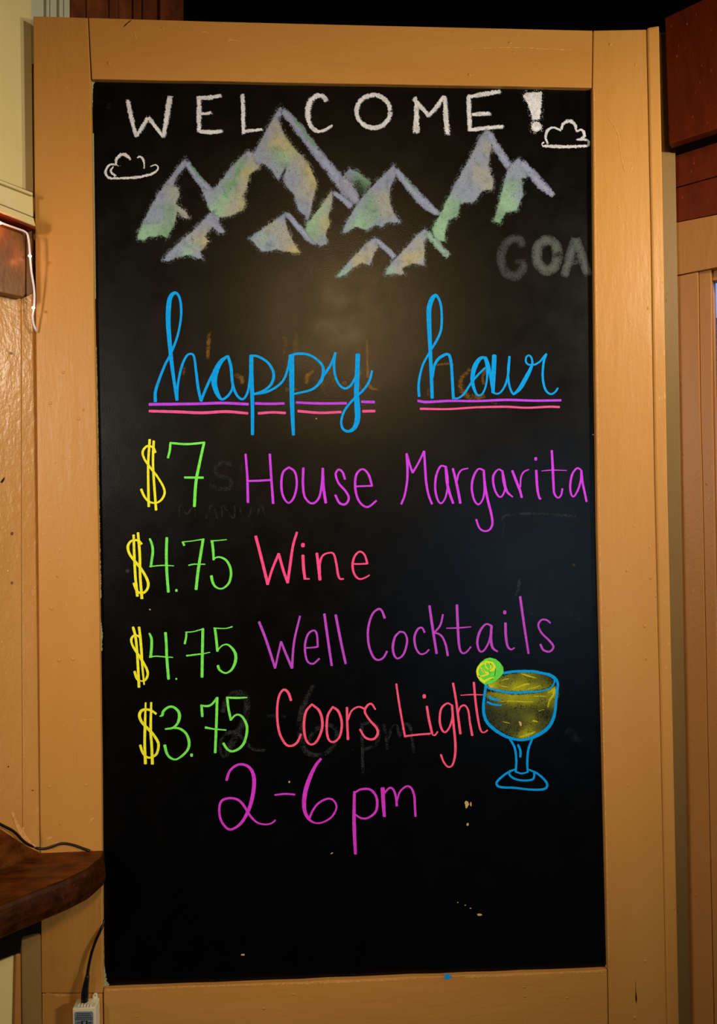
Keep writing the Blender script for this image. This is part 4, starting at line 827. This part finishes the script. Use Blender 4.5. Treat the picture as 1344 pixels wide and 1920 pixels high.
for i, (x0, x1, yy) in enumerate(((144, 169, 1901.2), (143.5, 170.5, 1904.6), (142.5, 172.5, 1908.2), (141, 173.5, 1911.2))):
    x = x0
    while x < x1 - 1:
        wd = random.uniform(1.5, 4.5); e_ = min(x1, x + wd); aquad('print_line', [(x, yy - 0.75), (e_, yy - 0.8), (e_, yy + 0.55), (x, yy + 0.6)], M_ink, 0.0007, 0.0002); x = e_ + 0.8
for q in ([(144, 1917.4), (151, 1917), (151, 1918.4), (144, 1918.6)], [(152, 1914.5), (164, 1914), (164, 1921), (152, 1921.4)], [(165, 1917), (171.5, 1916.6), (171.5, 1919), (165, 1919)]): aquad('print_line', q, M_ink, 0.0007, 0.0002)
aquad('print_line', [(155.5, 1915.6), (161, 1915.4), (161, 1921), (155.5, 1921)], M_sticker, 0.0009, 0.0002)
for k in range(5):
    x = 146.5 + k * 5.6; f = [B(x, 1884.2, -0.0285), B(x + 2.6, 1884, -0.0285), B(x + 2.3, 1887.5, -0.0301), B(x - .4, 1887.7, -0.0301)]
    part(link('vent_rib', prism_mesh('vent_rib', f, [p - YN * 0.004 for p in f], 0), M_plastic), AD)
# lug with a hole
bm = bmesh.new(); c = B(178.3, 1866.5, -0.010); R_, r_ = 0.0036, 0.0012; nn = 16
def lugpt(r, a): return Vector((c.x + r * math.cos(a), 0, c.z + r * math.sin(a)))
rows = []
for y in (-0.0105, -0.0086):
    o_, i_ = [], []
    for k in range(nn):
        a = 2 * math.pi * k / nn; p = lugpt(R_, a)
        if math.sin(a) < -0.2: p = Vector((c.x + (R_ if math.cos(a) > 0 else -R_) * min(1, abs(math.cos(a)) * 1.3), 0, c.z - 0.006))
        p.y = y; o_.append(bm.verts.new(p)); q = lugpt(r_, a); q.y = y; i_.append(bm.verts.new(q))
    rows.append((o_, i_))
(o1, i1), (o2, i2) = rows
for k in range(nn):
    j = (k + 1) % nn
    bm.faces.new((o1[k], o1[j], i1[j], i1[k])); bm.faces.new((o2[j], o2[k], i2[k], i2[j])); bm.faces.new((o1[k], o2[k], o2[j], o1[j])); bm.faces.new((i1[j], i2[j], i2[k], i1[k]))
bmesh.ops.recalc_face_normals(bm, faces=bm.faces)
me = bpy.data.meshes.new('mounting_lug'); bm.to_mesh(me); bm.free(); part(link('mounting_lug', me, M_plastic), AD)
PC = empty('power_cable', B(160, 1872, -0.018)); tag(PC, 'black cable with moulded plug entering the top of the adapter', 'cable')
part(tube('plug', [B(158.5, 1877, -0.0185), B(159, 1862, -0.0185), B(160, 1852, -0.0182), B(162.5, 1836, -0.0175), B(164, 1828, -0.017)], [0.0054, 0.0053, 0.0046, 0.0036, 0.0026], M_rubber, None, 12), PC)
part(tube('cord', [B(163, 1832, -0.0172), B(166, 1812, -0.016), B(172, 1785, -0.0145), B(181, 1760, -0.012), B(190, 1741, -0.0095), B(193.5, 1731, -0.005), B(195, 1724, -0.0024)], 0.0021, M_rubber), PC)

# ================================================================== RIGHT WALL
# recessed strip between frame edge and the casing, shade painted into its colour
g_pts = [(1228, 60), (1257, 60), (1258.5, 420), (1267, 900), (1277.5, 1395), (1286, 1920), (1288, 2030), (1262, 2030)]
f = [B(x, y, 0.018) for x, y in g_pts]
tag(link('trim_10', prism_mesh('trim_10', f, [p - YN * 0.012 for p in f], 0.0008), M_olive_shade), 'narrow tan recess strip along the frame edge, its shade painted in as olive', kind='structure')
VB = empty('valance_box', Rh(1300, 255, 0.05)); tag(VB, 'red brown painted wooden valance box above the planks', 'valance')
part(prism('front_panel', [(1246, 33), (1317, -1), (1500, -90), (1500, 190), (1344, 241), (1254, 270.5)], Rh, 0.060, 0.018, nR, M_red, None, 0.0015), VB)
f = [Rh(x, y, 0.060) - nR * 0.0182 for x, y in ((1246.5, 34), (1317, 0), (1500, -89), (1500, 189.5), (1344, 240.7), (1254.4, 270.2))]
part(link('box_body', prism_mesh('box_body', f, [p - nR * 0.040 for p in f], 0), M_darkwood), VB)
onr = lambda name, pts, off, th, mat, P, bv=0.001: part(prism(name, pts, Rh, off, th, nR, mat, None, bv), P)
T = empty('trim_11', Rh(1300, 400)); tag(T, 'two red brown planks between valance and casing header', kind='structure')
onr('plank', [(1256, 268), (1500, 190), (1500, 281), (1344, 329.5), (1258, 353.5)], 0.012, 0.012, M_red, T)
onr('plank', [(1258, 355.5), (1344, 331.5), (1500, 284), (1500, 366), (1344, 401), (1260.5, 418)], 0.014, 0.014, M_red, T)
T = empty('trim_12', Rh(1300, 900)); tag(T, 'tan painted window casing with header board', kind='structure')
onr('header', [(1258.5, 419), (1344, 402.5), (1500, 372), (1500, 468), (1344, 501), (1261, 517.5)], 0.016, 0.016, M_case, T)
onr('casing', [(1261.5, 519.5), (1308.6, 509.5), (1312, 756), (1316, 900), (1326, 1395), (1338, 1920), (1341, 2030), (1288, 2030), (1286, 1920), (1277.5, 1395), (1267, 900), (1263, 700)], 0.014, 0.014, M_case, T)
onr('inner_strip', [(1310, 509.5), (1333, 505), (1335, 756), (1338, 900), (1347, 1395), (1358, 1920), (1360, 2030), (1342, 2030), (1339, 1920), (1327, 1395), (1317, 900), (1313, 756)], 0.010, 0.010, M_case, T)
# window
W1 = empty('window_1', RW(s0, zb)); tag(W1, 'window with clear glass beside the tan casing', kind='structure')
def wq(name, a, b, c, d_, off, th, mat):
    f = [RW(a, c) - nR * off, RW(b, c) - nR * off, RW(b, d_) - nR * off, RW(a, d_) - nR * off]
    return part(link(name, prism_mesh(name, f, [p - nR * th for p in f], 0), mat), W1)
tg = NT('window_glass'); M_glass = tg.m; nt = tg.t
mx = tg.n('ShaderNodeMixShader'); tr = tg.n('ShaderNodeBsdfTransparent'); gl = tg.n('ShaderNodeBsdfGlossy'); gl.inputs['Roughness'].default_value = 0.02
fr = tg.n('ShaderNodeFresnel'); nt.links.new(fr.outputs[0], mx.inputs[0]); nt.links.new(tr.outputs[0], mx.inputs[1]); nt.links.new(gl.outputs[0], mx.inputs[2])
nt.links.new(mx.outputs[0], nt.nodes['Material Output'].inputs[0])
wq('pane', s0 - 0.004, s1 + 0.004, zb - 0.004, zt + 0.004, 0.02, 0.004, M_glass)
wq('head_jamb', s0, s1, zt - 0.004, zt + 0.0, -0.002, 0.02, M_case)
# outside: pale street wall and pavement
ow = RW(0, 0) - nR * 2.6
M_street = plain('pale_grey_render', (0.80, 0.78, 0.72), 0.9, 0.2, vary=0.1, scale=3)
M_snow = plain('white_pavement', (0.85, 0.85, 0.88), 0.9, 0.2)
hz = 2.10
f = [ow + dR * 8 + Vector((0, 0, 0)), ow - dR * 8, ow - dR * 8 + Vector((0, 0, hz)), ow + dR * 8 + Vector((0, 0, hz))]
SB = empty('street_building', ow - dR * 2); tag(SB, 'white building with a dark roof edge outside the window', 'building')
part(link('facade', prism_mesh('facade', f, [p - nR * 0.2 for p in f], 0), M_street), SB)
f2 = [p + nR * 0.1 + Vector((0, 0, hz - p.z + (0.41 if p.z > 1 else 0))) for p in f]
part(link('roof_edge', prism_mesh('roof_edge', f2, [p - nR * 0.3 for p in f2], 0), plain('dark_roof', (0.10, 0.105, 0.09), 0.9, 0.2)), SB)
